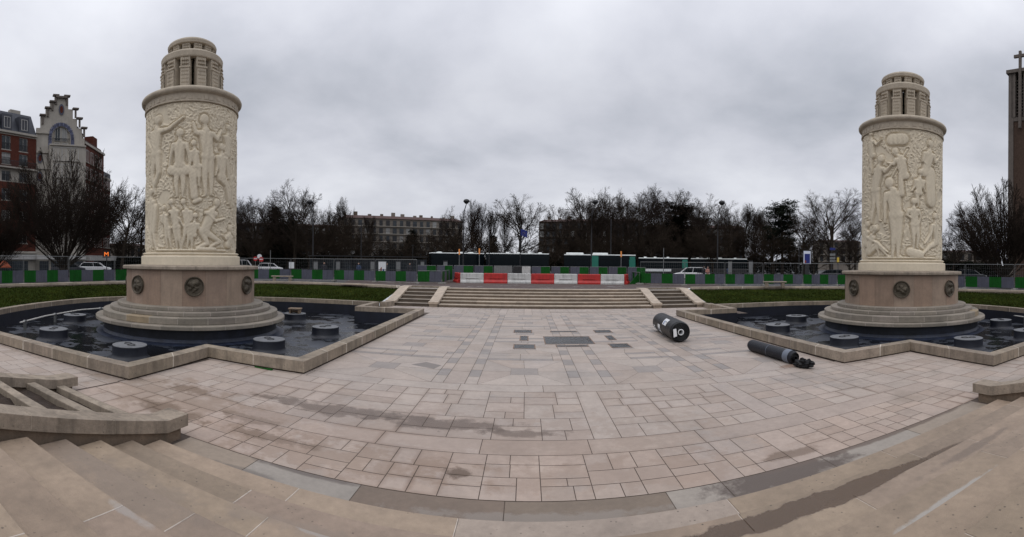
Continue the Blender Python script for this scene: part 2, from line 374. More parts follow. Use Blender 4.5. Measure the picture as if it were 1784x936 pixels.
upL = smooth_curve([(-8.1, 28.6), (-12.5, 30.0), (-17.0, 29.9), (-21.2, 27.4), (-24.4, 23.0), (-25.6, 18.5), (-25.6, 13.5), (-25.2, 9.0), (-24.2, 4.0), (-23.0, -1.0)], 2)
upR = smooth_curve([(10.9, 29.6), (14.5, 29.7), (18.5, 28.8), (22.2, 26.3), (25.0, 22.0), (26.4, 17.5), (26.9, 13.0), (26.7, 8.5), (26.0, 4.0), (25.0, -1.0)], 2)
ZP = 0.95                                    # top of the upper wall
def inside(p, poly):
    r = False; n = len(poly)
    for i in range(n):
        a = poly[i]; b = poly[i - 1]
        if (a[1] > p[1]) != (b[1] > p[1]) and p[0] < (b[0] - a[0]) * (p[1] - a[1]) / (b[1] - a[1]) + a[0]: r = not r
    return r

# ------------------------------------------------------------------ ground sheets
def sheet(name, polys, z, mat, **k):
    m = MB()
    for p in polys: m.poly([(x, y, z) for x, y in p])
    return tag(m.build(name, mat), kind='structure', **k)
sheet('ground', [
    [(-4.9, 4.2), (7.7, 4.2), (7.7, 25.6), (-4.9, 25.6)],
    [(-7.6, 2.0), (-4.9, 2.0), (-4.9, 9.1), (-7.6, 9.1)], [(-7.6, 2.0), (-7.6, 6.25), (-12.3, 5.65), (-14.6, 5.3), (-25, 4.9), (-25, 2.0)],
    [(7.7, 2.0), (10.15, 2.0), (10.15, 9.1), (7.7, 9.1)], [(10.15, 2.0), (25, 2.0), (25, 6.1), (10.15, 6.1)],
    [(-8.1, 21.0), (-4.9, 21.0), (-4.9, 25.6), (-8.1, 25.6)], [(7.7, 21.0), (11.1, 21.0), (11.1, 25.9), (7.7, 25.9)]], -0.006, M['grout'])

def clip(poly, a, b):
    """keep what lies to the right of the line a->b"""
    def sd(p): return (b[0] - a[0]) * (p[1] - a[1]) - (b[1] - a[1]) * (p[0] - a[0])
    out = []; n = len(poly)
    for i in range(n):
        p, q = poly[i], poly[(i + 1) % n]; sp, sq = sd(p), sd(q)
        if sp <= 0: out.append(p)
        if (sp <= 0) != (sq <= 0):
            t = sp / (sp - sq); out.append((p[0] + (q[0] - p[0]) * t, p[1] + (q[1] - p[1]) * t))
    return out
pav = MB(); G = 0.005
PALE = [(1.0, 1.0, 1.0), (1.03, 1.0, .98), (.97, .96, .96), (1.02, .97, .94), (1.0, .95, .93), (.94, .92, .9), (1.05, 1.04, 1.03), (.97, .92, .88), (1.0, .99, 1.0), (.9, .83, .78)]
def tone(warm=0.0):
    c = tuple(.4 + .6 * v for v in random.choice(PALE)); k = rnd(.93, 1.05)
    return tuple(min(1.25, v * k * (1 - warm * q)) for v, q in zip(c, (0, .20, .34)))
def slab(x0, y0, x1, y1, c=None, g=G, warm=0.0, clipper=None):
    p = [(x0 + g, y0 + g), (x1 - g, y0 + g), (x1 - g, y1 - g), (x0 + g, y1 - g)]
    if clipper: p = clip(p, *clipper)
    c = c or tone(warm)
    if len(p) < 3: return
    my = sum(q[1] for q in p) / len(p)
    if len(p) == 4 and not clipper and my < 12:      # damp dirt gathers along the joints, unevenly
        i_ = min(.09, (x1 - x0) * .2, (y1 - y0) * .2); inn = [(x0 + g + i_, y0 + g + i_), (x1 - g - i_, y0 + g + i_), (x1 - g - i_, y1 - g - i_), (x0 + g + i_, y1 - g - i_)]
        cs = []
        for q in p:
            n_ = noise.noise(Vector((q[0] * .8, q[1] * .8, 3.3))); k = max(0, min(1, -.05 + n_ * 1.8)) * (1.0 if my < 7 else .5 if my < 9 else .2)
            cs.append((c[0] * (1 - .42 * k), c[1] * (1 - .50 * k), c[2] * (1 - .56 * k)))
        pav.poly([(x, y, 0) for x, y in inn], c)
        for a in range(4):
            b = (a + 1) % 4; pav.poly([(*p[a], 0), (*p[b], 0), (*inn[b], 0), (*inn[a], 0)], (cs[a], cs[b], c, c))
    else: pav.poly([(x, y, 0) for x, y in p], c)
def ashlar(x0, y0, x1, y1, big, small, warm=0.0, clipper=None):
    w, h = x1 - x0, y1 - y0
    if (w > big or h > big or (max(w, h) > small * 1.9 and random.random() < .65)) and max(w, h) > small * 1.5:
        if (w > h * rnd(.8, 1.5)) and w > small * 1.5: s = x0 + w * rnd(.36, .64); ashlar(x0, y0, s, y1, big, small, warm, clipper); ashlar(s, y0, x1, y1, big, small, warm, clipper)
        elif h > small * 1.5: s = y0 + h * rnd(.36, .64); ashlar(x0, y0, x1, s, big, small, warm, clipper); ashlar(x0, s, x1, y1, big, small, warm, clipper)
        else: slab(x0, y0, x1, y1, None, G, warm, clipper)
    else: slab(x0, y0, x1, y1, None, G, warm, clipper)
def course(x0, x1, y0, y1, l, warm=0.0, clipper=None):
    x = x0 - rnd(0, .2)
    while x < x1 - .01:
        n = min(x1, x + rnd(l * .8, l * 1.25));
        if x1 - n < l * .3: n = x1
        slab(max(x, x0), y0, n, y1, None, G, warm, clipper); x = n
GY = (.70, .73, .77)
# front field: ashlar between long courses, in blocks set off by long slabs running away from the steps
def field(y0, y1, xa, xb, warm, big=.85, small=.36, cl=None, bw=(2.2, 3.4)):
    x = xa
    while x < xb - .05:
        n = min(xb, x + rnd(*bw))
        if xb - n < 1.0: n = xb
        ashlar(x, y0, n, y1, big, small, warm, cl)
        if n < xb - .4 and random.random() < .4: slab(n, y0, n + .4, y1, None, G, warm, cl); n += .4
        x = n
field(4.78, 5.92, -4.7, 7.5, .3, .62, .26)
course(-4.7, 7.5, 5.92, 6.42, 1.7, .22)
field(6.42, 8.82, -4.7, 7.5, .08, .8, .34)
course(-7.4, 10.0, 8.82, 9.3, 1.45)
cL = ((-12.3, 5.60), (-7.2, 6.2))
field(4.78, 5.85, -7.2, -4.7, .3); field(5.85, 8.82, -7.3, -4.7, .1); field(4.78, 8.82, 7.5, 9.95, .1)
x = -25.0
for _ in range(1): ashlar(-16, 2.0, -7.25, 6.3, .8, .34, .1, cL); ashlar(-7.25, 2.0, -4.75, 4.78, .7, .3, .2)
ashlar(9.95, 2.0, 25, 6.0, .95, .4, .05); ashlar(7.5, 2.0, 9.95, 4.78, .7, .3, .1)
# patterned centre: grey-white-grey strips on a 2.9 m grid, panels with a grey heart and slanting joints
CX = [-1.47, 1.43, 4.33]; CYs = [12.1, 14.75, 17.6, 20.4]
XE = [-4.7, 7.45]; Y0, Y1 = 9.3, 22.0
SW, SWM = .26, .45
def strip_v(cx, y0, y1):
    y = y0
    k = 0
    while y < y1 - .05:
        n = min(y1, y + .62)
        slab(cx - SWM / 2 - SW, y, cx - SWM / 2, n, GY if k % 2 else None); slab(cx + SWM / 2, y, cx + SWM / 2 + SW, n, GY if k % 2 else None)
        y = n; k += 1
    y = y0
    while y < y1 - .05: n = min(y1, y + rnd(.6, 1.1)); slab(cx - SWM / 2, y, cx + SWM / 2, n); y = n
def strip_h(cy, x0, x1):
    x = x0
    while x < x1 - .05:
        n = min(x1, x + .85); 
        slab(x, cy - .42, n, cy - .21, GY if rnd(0, 1) < .6 else None); slab(x, cy + .21, n, cy + .42, GY if rnd(0, 1) < .6 else None); slab(x, cy - .21, n, cy + .21); x = n
hw = SWM / 2 + SW
xs = [XE[0]] + [v for c in CX for v in (c - hw, c + hw)] + [XE[1]]
ys = [Y0] + [v for c in CYs for v in (c - .42, c + .42)] + [Y1]
for i, c in enumerate(CX): strip_v(c, Y0, Y1)
for j in range(len(ys) - 1):
    for i in range(0, len(xs) - 1, 2):
        xa, xb, ya, yb = xs[i], xs[i + 1], ys[j], ys[j + 1]
        if j % 2: strip_h((ya + yb) / 2, xa, xb); continue
        mx_, my_ = (xa + xb) / 2, (ya + yb) / 2; q = .31
        h = [(mx_ - q, my_ - q), (mx_ + q, my_ - q), (mx_ + q, my_ + q), (mx_ - q, my_ + q)]
        pav.poly([(x_, y_, 0) for x_, y_ in h], (.74, .76, .79))
        o_ = [(xa, ya), (xb, ya), (xb, yb), (xa, yb)]
        for k in range(4):
            a, b = o_[k], o_[(k + 1) % 4]; c_, d_ = h[(k + 1) % 4], h[k]
            m1 = ((a[0] + b[0]) / 2 + rnd(-.2, .2), (a[1] + b[1]) / 2); m2 = ((c_[0] + d_[0]) / 2, (c_[1] + d_[1]) / 2)
            if k % 2: m1 = ((a[0] + b[0]) / 2, (a[1] + b[1]) / 2 + rnd(-.1, .1))
            for P_ in ([a, m1, m2, d_], [m1, b, c_, m2]):
                cx_ = sum(p[0] for p in P_) / 4; cy_ = sum(p[1] for p in P_) / 4
                pav.poly([(cx_ + (p[0] - cx_) * (1 - .012), cy_ + (p[1] - cy_) * (1 - .012), 0) for p in P_], tone())
field(22.0, 24.85, -7.7, 10.2, 0, .6, .3, None, (.8, 1.2))
pav.poly([(-2.75, 10.75, .0015), (-2.12, 10.45, .0015), (-2.02, 10.85, .0015), (-2.45, 11.12, .0015)], (.52, .53, .55))
tag(pav.build('pavement', M['paving']), kind='structure')
# darker, thin slab course at the foot of the near steps
mb = MB()
for xa, xb, c in ((-4.3, -3.15, (1.0, .9, .8)), (-3.15, -1.78, (1.0, 1.0, 1.0)), (-1.78, -.2, (.60, .50, .43)), (-.2, 1.53, (.64, .55, .47)), (1.53, 2.2, (1.08, 1.06, 1.04)), (2.2, 3.6, (1.03, 1.0, .96)), (3.6, 5.2, (1.06, 1.05, 1.04)), (5.2, 7.05, (1.0, .92, .84))):
    mb.poly([(xa + .005, 4.2, -.002), (xb - .005, 4.2, -.002), (xb - .005, 4.775, -.002), (xa + .005, 4.775, -.002)], c)
tag(mb.build('pavement_edge', M['band']), kind='structure')
# street beyond the square
up = list(reversed(upL)) + [(-7.35, 28.6), (-7.3, 28.9), (-4.8, 28.9), (-4.8, 27.9), (7.05, 27.9), (7.05, 28.9), (10.2, 29.3)] + upR
back = [(25.0, -1.0), (24, -8), (18, -14), (5, -18), (-8, -17), (-18, -12), (-22.5, -6), (-23.0, -1.0)]
loop = up + back[1:-1]
zin = [0.86 if p[1] > -2 else 1.1 for p in loop]
mb = MB(); c0 = Vector((1.3, 12))
rings = []
for add, zf in ((0, None), (5, .80), (14, .75), (32, .6), (120, .6), (500, .6), (3500, .6)):
    row = []
    for p, z_ in zip(loop, zin):
        v = Vector(p) - c0; q = c0 + v * (1 + add / v.length); row.append((q.x, q.y, z_ if zf is None else zf))
    rings.append(row)
for k in range(len(rings) - 1):
    n = len(loop)
    for i in range(n):
        j = (i + 1) % n; mb.poly([rings[k][i], rings[k + 1][i], rings[k + 1][j], rings[k][j]])
street = tag(mb.build('street', M['asphalt']), kind='structure')
# reddish gravel forecourt at the top of the far steps
sheet('gravel_path', [[(-12.5, 28.9), (-4.8, 28.95), (-4.8, 28.0), (7.05, 28.0), (7.05, 28.95), (14.0, 29.9), (17.5, 41.5), (1.3, 43.8), (-16.5, 41.5)]], .868, M['sand'])
# lower ground behind the camera under everything
sheet('ground', [[(-27, -17), (27, -17), (27, 2.0), (-27, 2.0)]], -.02, M['sand'])

# lawns on the banks behind the basins
def lawn(inner, outer, name, z0, z1, seed):
    n = 70; a = even([(x, y, 0) for x, y in inner], n); b = even([(x, y, 0) for x, y in outer], n); mb = MB(); K = 10
    def P(i, k):
        t = k / K; q = a[i].lerp(b[i], t); h = z0 + (z1 - z0) * (t ** 1.15) + noise.noise(q * .9) * .03
        return (q.x, q.y, h)
    for i in range(n - 1):
        for k in range(K): mb.poly([P(i, k), P(i + 1, k), P(i + 1, k + 1), P(i, k + 1)])
    o = tag(mb.build(name, M['lawn'], smooth=True), kind='structure')
    rng = np.random.default_rng(seed); g = MB()
    for _ in range(26000):
        u = rng.uniform(0, n - 1.001); t = rng.uniform(0.01, .99); i = int(u); q0 = a[i].lerp(a[i + 1], u - i); q1 = b[i].lerp(b[i + 1], u - i); q = q0.lerp(q1, t)
        h = z0 + (z1 - z0) * (t ** 1.15) + noise.noise(q * .9) * .03; an = rng.uniform(0, PI); w_ = .035; l = rng.uniform(.03, .085)
        k = 1 + .7 * noise.noise(q * .6); br = rng.uniform(.7, 1.3) * k
        dx_, dy_ = math.cos(an) * w_, math.sin(an) * w_
        g.poly([(q.x - dx_, q.y - dy_, h - .01), (q.x + dx_, q.y + dy_, h - .01), (q.x + rng.uniform(-.04, .04), q.y + rng.uniform(-.04, .04), h + l)], (br * rng.uniform(.9, 1.5), br, br))
    tag(g.build('grass', M['grass']), label='short grass growing on the bank behind the %s basin' % ('left' if inner[0][0] < 0 else 'right'), cat='grass', kind='stuff')
lawn([(p[0], p[1]) for p in arcL[:-6]] , [p for p in offset(upL, .02, False)][:34], 'lawn', .2, .78, 1)
lawn([(p[0], p[1]) for p in arcR[:-2]], upR[:34], 'lawn', .2, .78, 2)

# ------------------------------------------------------------------ walls, basins, stairs
def coping_run(pts, w_, z0, z1, closed, block, seed=1, taper=0):
    """stone blocks along an outline: inset to the left by w_; pale mortar between"""
    random.seed(seed); mb = MB()
    P = list(pts) + ([pts[0]] if closed else []); inn = offset(pts, w_, closed); I = list(inn) + ([inn[0]] if closed else [])
    run = 0
    c = (1, 1, 1)
    for i in range(len(P) - 1):
        a, b = Vector(P[i]), Vector(P[i + 1]); ai, bi = Vector(I[i]), Vector(I[i + 1]); L_ = (b - a).length
        k = max(1, round(L_ / block)) if L_ > block * .6 else 1
        for j in range(k):
            if L_ > block * .6 or run > block: c = tint(rnd(.84, 1.12), (1, rnd(.98, 1.0), rnd(.95, 1.0))); run = 0
            run += L_ / k
            p0, p1 = a.lerp(b, j / k), a.lerp(b, (j + 1) / k); q0, q1 = ai.lerp(bi, j / k), ai.lerp(bi, (j + 1) / k)
            joint = (L_ > block * .6 and j > 0) or run < L_ / k + 1e-6 and L_ <= block * .6
            if joint:
                jw = random.choice((.016, .03, .045)); d = (p1 - p0).normalized() * jw; e_ = (q1 - q0).normalized() * jw
                wcol = (2.0, 2.15, 2.3)
                mb.prism([tuple(p0), tuple(p0 + d), tuple(q0 + e_), tuple(q0)], z0, z1 - .002, wcol); p0 = p0 + d; q0 = q0 + e_
            mb.prism([tuple(p0), tuple(p1), tuple(q1), tuple(q0)], z0, z1 + rnd(-.003, .003), c)
    return mb
def clean(pts, eps=.03):
    out = [pts[0]]
    for p in pts[1:]:
        if (Vector(p) - Vector(out[-1])).length > eps: out.append(p)
    return out
def basin(outline, label, seed):
    pts = clean(outline); t = thing('fountain_basin', label, 'fountain basin')
    coping_run(pts, .32, .035, .28, True, 1.25, seed).build('coping', M['coping'], t)
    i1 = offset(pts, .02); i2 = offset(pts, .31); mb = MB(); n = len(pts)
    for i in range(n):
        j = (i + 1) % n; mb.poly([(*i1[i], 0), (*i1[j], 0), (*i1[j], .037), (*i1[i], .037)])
    mb.build('plinth', M['soil'], t)  # recessed foot, its dark brown also painting the shadow strip under the coping
    mb = MB()
    i3 = offset(pts, .34)
    for i in range(n):
        j = (i + 1) % n
        mb.poly([(*i3[j], -.5), (*i3[i], -.5), (*i3[i], .05), (*i3[j], .05)], (1, 1, 1) if (i // 3) % 2 else (1.25, 1.2, 1.2))
        mb.poly([(*i3[j], .05), (*i3[i], .05), (*i2[i], .056), (*i2[j], .056)])
    mb.build('inner_wall', M['navy'], t)
    mb = MB(); mb.poly([(x, y, -.5) for x, y in i3])
    o = mb.build('basin_floor', M['floor'], t)
    bm = bmesh.new(); bm.from_mesh(o.data); bmesh.ops.triangulate(bm, faces=bm.faces[:]); bm.to_mesh(o.data); bm.free()
    return t
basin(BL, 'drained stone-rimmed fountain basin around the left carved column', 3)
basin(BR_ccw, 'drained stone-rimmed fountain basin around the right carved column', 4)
# upper retaining walls
for pts, nm in ((clean(upL, .25), 'left'), (clean(list(reversed(upR)), .25), 'right')):
    t = thing('retaining_wall', 'low stone retaining wall curving along the top of the %s lawn' % nm, 'retaining wall')
    coping_run(pts, .40, ZP - .14, ZP, False, 1.7, 5).build('coping', M['stair'], t)
    coping_run(offset(pts, .05, False), .3, .5, ZP - .14, False, 2.2, 6).build('wall', M['coping'], t)

# far stairs: wide middle flight, two narrow side flights, four sloping cheek walls
def flight(x0, x1, y0, y1, z1, n, label, block, seed, dark=1.0, cap=.043):
    t = thing('stone_staircase', label, 'staircase'); random.seed(seed)
    for k in range(n):
        ya = y0 + (y1 - y0) * k / (n - 1) if n > 1 else y0; zt = z1 * (k + 1) / n; mb = MB(); x = x0
        yb = y0 + (y1 - y0) * (k + 1) / (n - 1) + .05
        while x < x1 - .01:
            nx = min(x1, x + rnd(block * .8, block * 1.2)); nx = x1 if x1 - nx < .4 else nx
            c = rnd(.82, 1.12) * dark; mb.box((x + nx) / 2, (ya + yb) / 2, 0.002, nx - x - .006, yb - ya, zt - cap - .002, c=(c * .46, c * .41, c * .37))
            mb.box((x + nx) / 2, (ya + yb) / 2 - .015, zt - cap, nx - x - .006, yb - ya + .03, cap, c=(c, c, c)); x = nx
        mb.build('step', M['stair'], t)
    return t
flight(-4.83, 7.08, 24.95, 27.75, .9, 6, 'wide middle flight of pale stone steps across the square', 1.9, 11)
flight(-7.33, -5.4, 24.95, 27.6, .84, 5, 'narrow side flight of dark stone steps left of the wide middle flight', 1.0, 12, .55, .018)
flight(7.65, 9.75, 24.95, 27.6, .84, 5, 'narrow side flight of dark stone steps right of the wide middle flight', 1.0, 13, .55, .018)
def cheek(x0, x1, label, yb=28.9, ya=24.85):
    t = thing('cheek_wall', label, 'stair cheek wall'); xc = (x0 + x1) / 2; Mx = Matrix.Translation((x0, 0, 0)) @ Matrix.Rotation(PI / 2, 4, 'Z')
    mb = MB()
    pr = [(ya, 0), (yb, 0), (yb, ZP - .15), (28.0, ZP - .15), (ya + .35, .15), (ya, .15)]
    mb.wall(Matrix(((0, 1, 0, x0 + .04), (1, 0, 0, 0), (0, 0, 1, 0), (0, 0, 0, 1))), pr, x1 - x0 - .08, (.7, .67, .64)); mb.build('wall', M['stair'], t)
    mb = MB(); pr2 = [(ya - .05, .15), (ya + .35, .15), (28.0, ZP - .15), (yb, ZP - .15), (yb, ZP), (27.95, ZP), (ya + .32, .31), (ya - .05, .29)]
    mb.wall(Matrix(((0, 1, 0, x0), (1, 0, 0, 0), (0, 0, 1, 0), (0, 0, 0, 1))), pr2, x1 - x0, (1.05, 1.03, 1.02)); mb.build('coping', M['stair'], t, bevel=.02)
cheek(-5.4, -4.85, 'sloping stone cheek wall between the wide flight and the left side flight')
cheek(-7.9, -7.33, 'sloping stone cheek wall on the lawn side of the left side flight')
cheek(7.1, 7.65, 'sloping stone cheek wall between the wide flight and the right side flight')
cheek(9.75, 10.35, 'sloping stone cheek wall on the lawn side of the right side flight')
for xa, xb, nm in ((-7.3, -5.42, 'left'), (7.67, 9.73, 'right')):
    mb = MB(); mb.box((xa + xb) / 2, 28.75, .83, xb - xa, .3, .12); tag(mb.build('sill_stone', M['coping']), 'stone sill across the top of the %s side flight' % nm, 'stone sill')
# short low walls linking each basin corner to the foot of the side flights
for (x0, y0, x1, y1, nm) in ((-7.75, 23.9, -7.55, 24.8, 'left'), (10.2, 23.6, 10.35, 24.8, 'right')):
    a = math.atan2(y1 - y0, x1 - x0); l = math.hypot(x1 - x0, y1 - y0); mb = MB(); mb.box((x0 + x1) / 2, (y0 + y1) / 2, 0, l, .4, .27, a)
    tag(mb.build('low_wall', M['coping']), 'short low stone wall joining the %s basin rim to the side stairs' % nm, 'low wall')

# near stairs, under the camera
t = thing('stone_staircase', 'broad flight of worn beige stone steps in the foreground', 'staircase'); random.seed(21)
for k in range(1, 11):
    yn = 4.69 - .49 * k; z = .12 * k; mb = MB(); x = -4.3 - .02
    yb = yn - .52 if k < 10 else yn - 6
    L_ = [1.45, 2.3, 1.8, 2.6, 2.1, 2.5, 2.2, 2.6][k % 5:] + [2.2] * 6
    for l in L_:
        nx = min(7.07, x + l * rnd(.85, 1.15)); nx = 7.07 if 7.07 - nx < .5 else nx
        c = rnd(.90, 1.07) * (1.06 if k % 2 else .93); col = (c, c * rnd(.985, 1.01), c * rnd(.96, 1.03))
        if k == 1 and -1.3 < x < .5: col = (1.12, 1.2, 1.34)
        mb.box((x + nx) / 2 - .002, (yn + yb) / 2, z - .16, nx - x - .010, yn - yb, .16, c=col)
        if nx < 7.0: mb.box(nx - .007, (yn + yb) / 2 - .001, z - .16, .013, yn - yb, .159, c=(1.9, 2.2, 2.6))
        x = nx
        if x >= 7.06: break
    mb.build('step', M['step'], t, bevel=.008)
mb = MB(); mb.box(1.4, -3.5, -.01, 11.3, 8, .55); mb.build('core', M['grout'], t)

# near cheek walls and stepped planters on both sides
def near_cheek(x0, x1, label, zoff=0.0, y_end=4.75, sl=.235, toe=.33):
    t = thing('cheek_wall', label, 'stair cheek wall')
    Mx = Matrix(((0, 1, 0, x0), (1, 0, 0, 0), (0, 0, 1, 0), (0, 0, 0, 1)))
    def zt(y): return toe + sl * max(0, 4.35 - y) + zoff
    ys_ = [y_end, 4.35]; y = 4.35
    cuts = [3.45, 2.3, 1.0, -.4, -1.8]
    mb = MB(); pts = [y_end] + [4.35] + cuts
    bw_ = MB(); prw = [(-1.8, -.02), (y_end - .1, -.02), (y_end - .1, zt(9) - .17), (4.3, zt(4.3) - .17), (-1.8, zt(-1.8) - .17)]
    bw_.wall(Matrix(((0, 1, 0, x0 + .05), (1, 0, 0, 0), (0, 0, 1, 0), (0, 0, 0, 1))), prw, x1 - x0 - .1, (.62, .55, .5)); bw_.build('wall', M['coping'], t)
    for a, b in zip([y_end] + cuts[:-1], cuts):
        ring = [a] + ([4.35] if a > 4.35 else []) + [b]
        e_ = .006
        top = [(yy - (e_ if yy == a and a < 4.7 else 0), zt(yy)) for yy in ring]; bot = [(yy - (e_ if yy == a and a < 4.7 else 0), zt(yy) - .17) for yy in reversed(ring)]
        c = rnd(.92, 1.1); mb.wall(Mx, top + bot, x1 - x0, (c, c * .99, c * .99))
        if b > -1.5: mb.wall(Matrix(((0, 1, 0, x0 + .002), (1, 0, 0, 0), (0, 0, 1, 0), (0, 0, 0, 1))), [(b + .001, zt(b) - .003), (b - .009, zt(b) - .003), (b - .009, zt(b) - .168), (b + .001, zt(b) - .168)], x1 - x0 - .004, (1.7, 1.75, 1.8))
    mb.build('coping', M['coping'], t, bevel=.018)
random.seed(5)
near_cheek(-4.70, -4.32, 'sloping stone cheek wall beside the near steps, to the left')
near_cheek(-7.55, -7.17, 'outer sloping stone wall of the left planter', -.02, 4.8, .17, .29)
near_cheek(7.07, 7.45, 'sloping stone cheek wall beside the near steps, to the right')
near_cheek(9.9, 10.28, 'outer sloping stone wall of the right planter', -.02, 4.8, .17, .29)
for xa, xb, nm in ((-7.17, -4.70, 'left'), (7.45, 9.9, 'right')):
    t = thing('planter', 'stepped stone planter with bare soil between the %s sloping walls' % nm, 'planter'); xc = (xa + xb) / 2; wd = xb - xa
    tiers = [(4.40, .16), (3.78, .30), (3.05, .44), (2.3, .58), (1.5, .72), (.6, .86), (-.6, 1.0)]
    for k, (y, z) in enumerate(tiers):
        mb = MB(); so = MB()
        mb.box(xc, y, -.02, wd - .012, .17, z + .02, c=(rnd(.9, 1.1),) * 3)
        mb.build('cross_wall', M['coping'], t, bevel=.012)
        if k < len(tiers) - 1:
            y2 = tiers[k + 1][0]; n = 14; m = 8
            for i in range(n):
                for j in range(m):
                    q = [(xa + .006 + (wd - .012) * (i + a) / n, y - .085 + (y2 + .17 - y) * (j + b) / m) for a, b in ((0, 1), (1, 1), (1, 0), (0, 0))]
                    so.poly([(u, v, z - .10 + .05 * noise.noise(Vector((u * 5, v * 5, 1)))) for u, v in q])
            so.build('soil', M['soil'], t)
    mb = MB(); mb.box(xc, 4.62, -.02, wd - .012, .26, .03, c=(.8, .8, .8)); mb.build('toe_stone', M['coping'], t)

# ------------------------------------------------------------------ flush metal plates in the centre
def plate(x0, y0, x1, y1, label, z=.003):
    mb = MB(); mb.box((x0 + x1) / 2, (y0 + y1) / 2, -.003, x1 - x0, y1 - y0, .006)
    o = tag(mb.build('metal_plate', M['grate']), label, 'metal plate', 'dark plates set flush in the middle of the paving')
    fr = MB()
    for a, b, c_, d in ((x0, y0, x1, y0), (x0, y1, x1, y1), (x0, y0, x0, y1), (x1, y0, x1, y1)):
        fr.box((a + c_) / 2, (b + d) / 2, -.003, max(abs(c_ - a), 0) + .03, abs(d - b) + .03, .008)
    fr.build('rim', M['grate_line'], o)
    return o
o = plate(.61, 14.03, 2.15, 15.5, 'large square wet metal plate in the middle of the plaza')
plate(-.42, 16.32, .22, 16.95, 'small dark plate in the far left corner around the large square plate')
plate(-.18, 14.65, .08, 15.58, 'narrow dark plate just left of the large square plate')
plate(-.35, 13.28, .28, 13.95, 'small dark plate in the near left corner around the large square plate')
plate(.9, 16.5, 1.86, 16.78, 'thin dark strip plate beyond the large square plate')
plate(.93, 13.58, 1.88, 13.86, 'thin dark strip plate just in front of the large square plate')
plate(2.52, 16.28, 3.14, 16.9, 'small dark plate in the far right corner around the large square plate')
plate(2.72, 14.68, 2.97, 15.6, 'narrow dark plate just right of the large square plate')
plate(2.56, 13.3, 3.16, 13.98, 'small dark plate in the near right corner around the large square plate')

# ------------------------------------------------------------------ round plinths in the drained basins
pads = [(at(131, 21.5), 'far left plinth below the curved pipe in the left basin'), (at(94, 17.1), 'plinth nearest the left edge of the picture in the left basin'),
        (at(227, 14.0), 'plinth close to the near outer corner of the left basin'), (at(470, 15.2), 'plinth behind the near inner corner of the left basin'),
        (at(568, 18.2), 'plinth standing out in the inner arm of the left basin'), (at(515, 22.7), 'plinth in the left basin carrying a small wooden crate'),
        (at(1388, 23.8), 'far plinth just left of the right column base in the right basin'), (at(1356, 20.2), 'plinth by the long stone rim in the right basin'),
        (at(1472, 16.9), 'plinth behind the near inner corner of the right basin'), (at(1688, 16.8), 'plinth close to the notched near corner of the right basin'),
        (at(1744, 22.6), 'far plinth right of the right column base in the right basin'), (at(1789, 19.0), 'plinth cut by the right edge of the picture in the right basin')]
def pad(p, label):
    t = thing('round_plinth', 'round navy-coated ' + label, 'plinth', (p[0], p[1], -.5), rnd(0, 6), 'round plinths in the basins')
    mb = MB(); prof = [(.66, 0), (.57, .05), (.54, .12), (.54, .37)]; mb.lathe(prof, n=40); mb.build('body', M['navy'], t, smooth=True)
    mb = MB(); n = 40; random.seed(int(p[0] * 100)); mb.lathe([(.535, .365), (.535, .385), (.52, .39), (.36, .392)], n=n)
    b = len(mb.v); mb.f.append(tuple(3 * n + i for i in range(n))); mb.c.append((1, 1, 1)); cap = mb.build('lid', M['pad_top'], t)
    for s in (-1, 1):
        mb = MB(); pts = [(s * .14 + .13 * math.cos(a), .11 * math.sin(a), .40) for a in np.linspace(0, 2 * PI, 15)]; mb.tube(pts, .014, 5, cap=False); mb.build('pipe_ring', M['iron'], cap)
for p, l in pads: pad(p, l)
px, py = pads[5][0]
t = thing('wooden_crate', 'small rough wooden crate left on a plinth behind the left column', 'crate', (px, py, -.105), .3)
for i, (x_, y_, z_, a, b, c) in enumerate([(-.22, 0, 0, .08, .5, .2), (.22, 0, 0, .08, .5, .2), (0, -.2, .2, .62, .17, .045), (0, 0, .2, .66, .17, .045), (0, .2, .2, .62, .17, .045), (0, .1, .02, .36, .05, .1)]):
    mb = MB(); mb.box(x_, y_, z_, a, b, c); mb.build('plank', M['wood'], t)
def rail(name, pts, label, seed):
    t = thing(name, label, 'pipe'); P = even([(x, y, -.13) for x, y in pts], 26); mb = MB(); mb.tube(P, .035, 8); mb.build('tube', M['mortar'], t, smooth=True)
    for i in (1, 8, 17, 24):
        mb = MB(); mb.box(P[i].x, P[i].y, -.5, .12, .07, .34, .4); mb.tube([P[i] - Vector((.06, .02, 0)), P[i] + Vector((.06, .02, 0))], .06, 8); mb.build('support', M['galv'], t)
rail('curved_pipe', [at(36, 18.8), at(80, 21.0), at(140, 23.6), at(200, 25.0), at(260, 26.2)], 'thin pale pipe curving round the back of the left basin', 1)
rail('curved_pipe', [at(1670, 27.0), at(1705, 26.6), at(1745, 25.6), at(1795, 23.6), at(1830, 22.0)], 'thin pale pipe curving round the back of the right basin', 2)

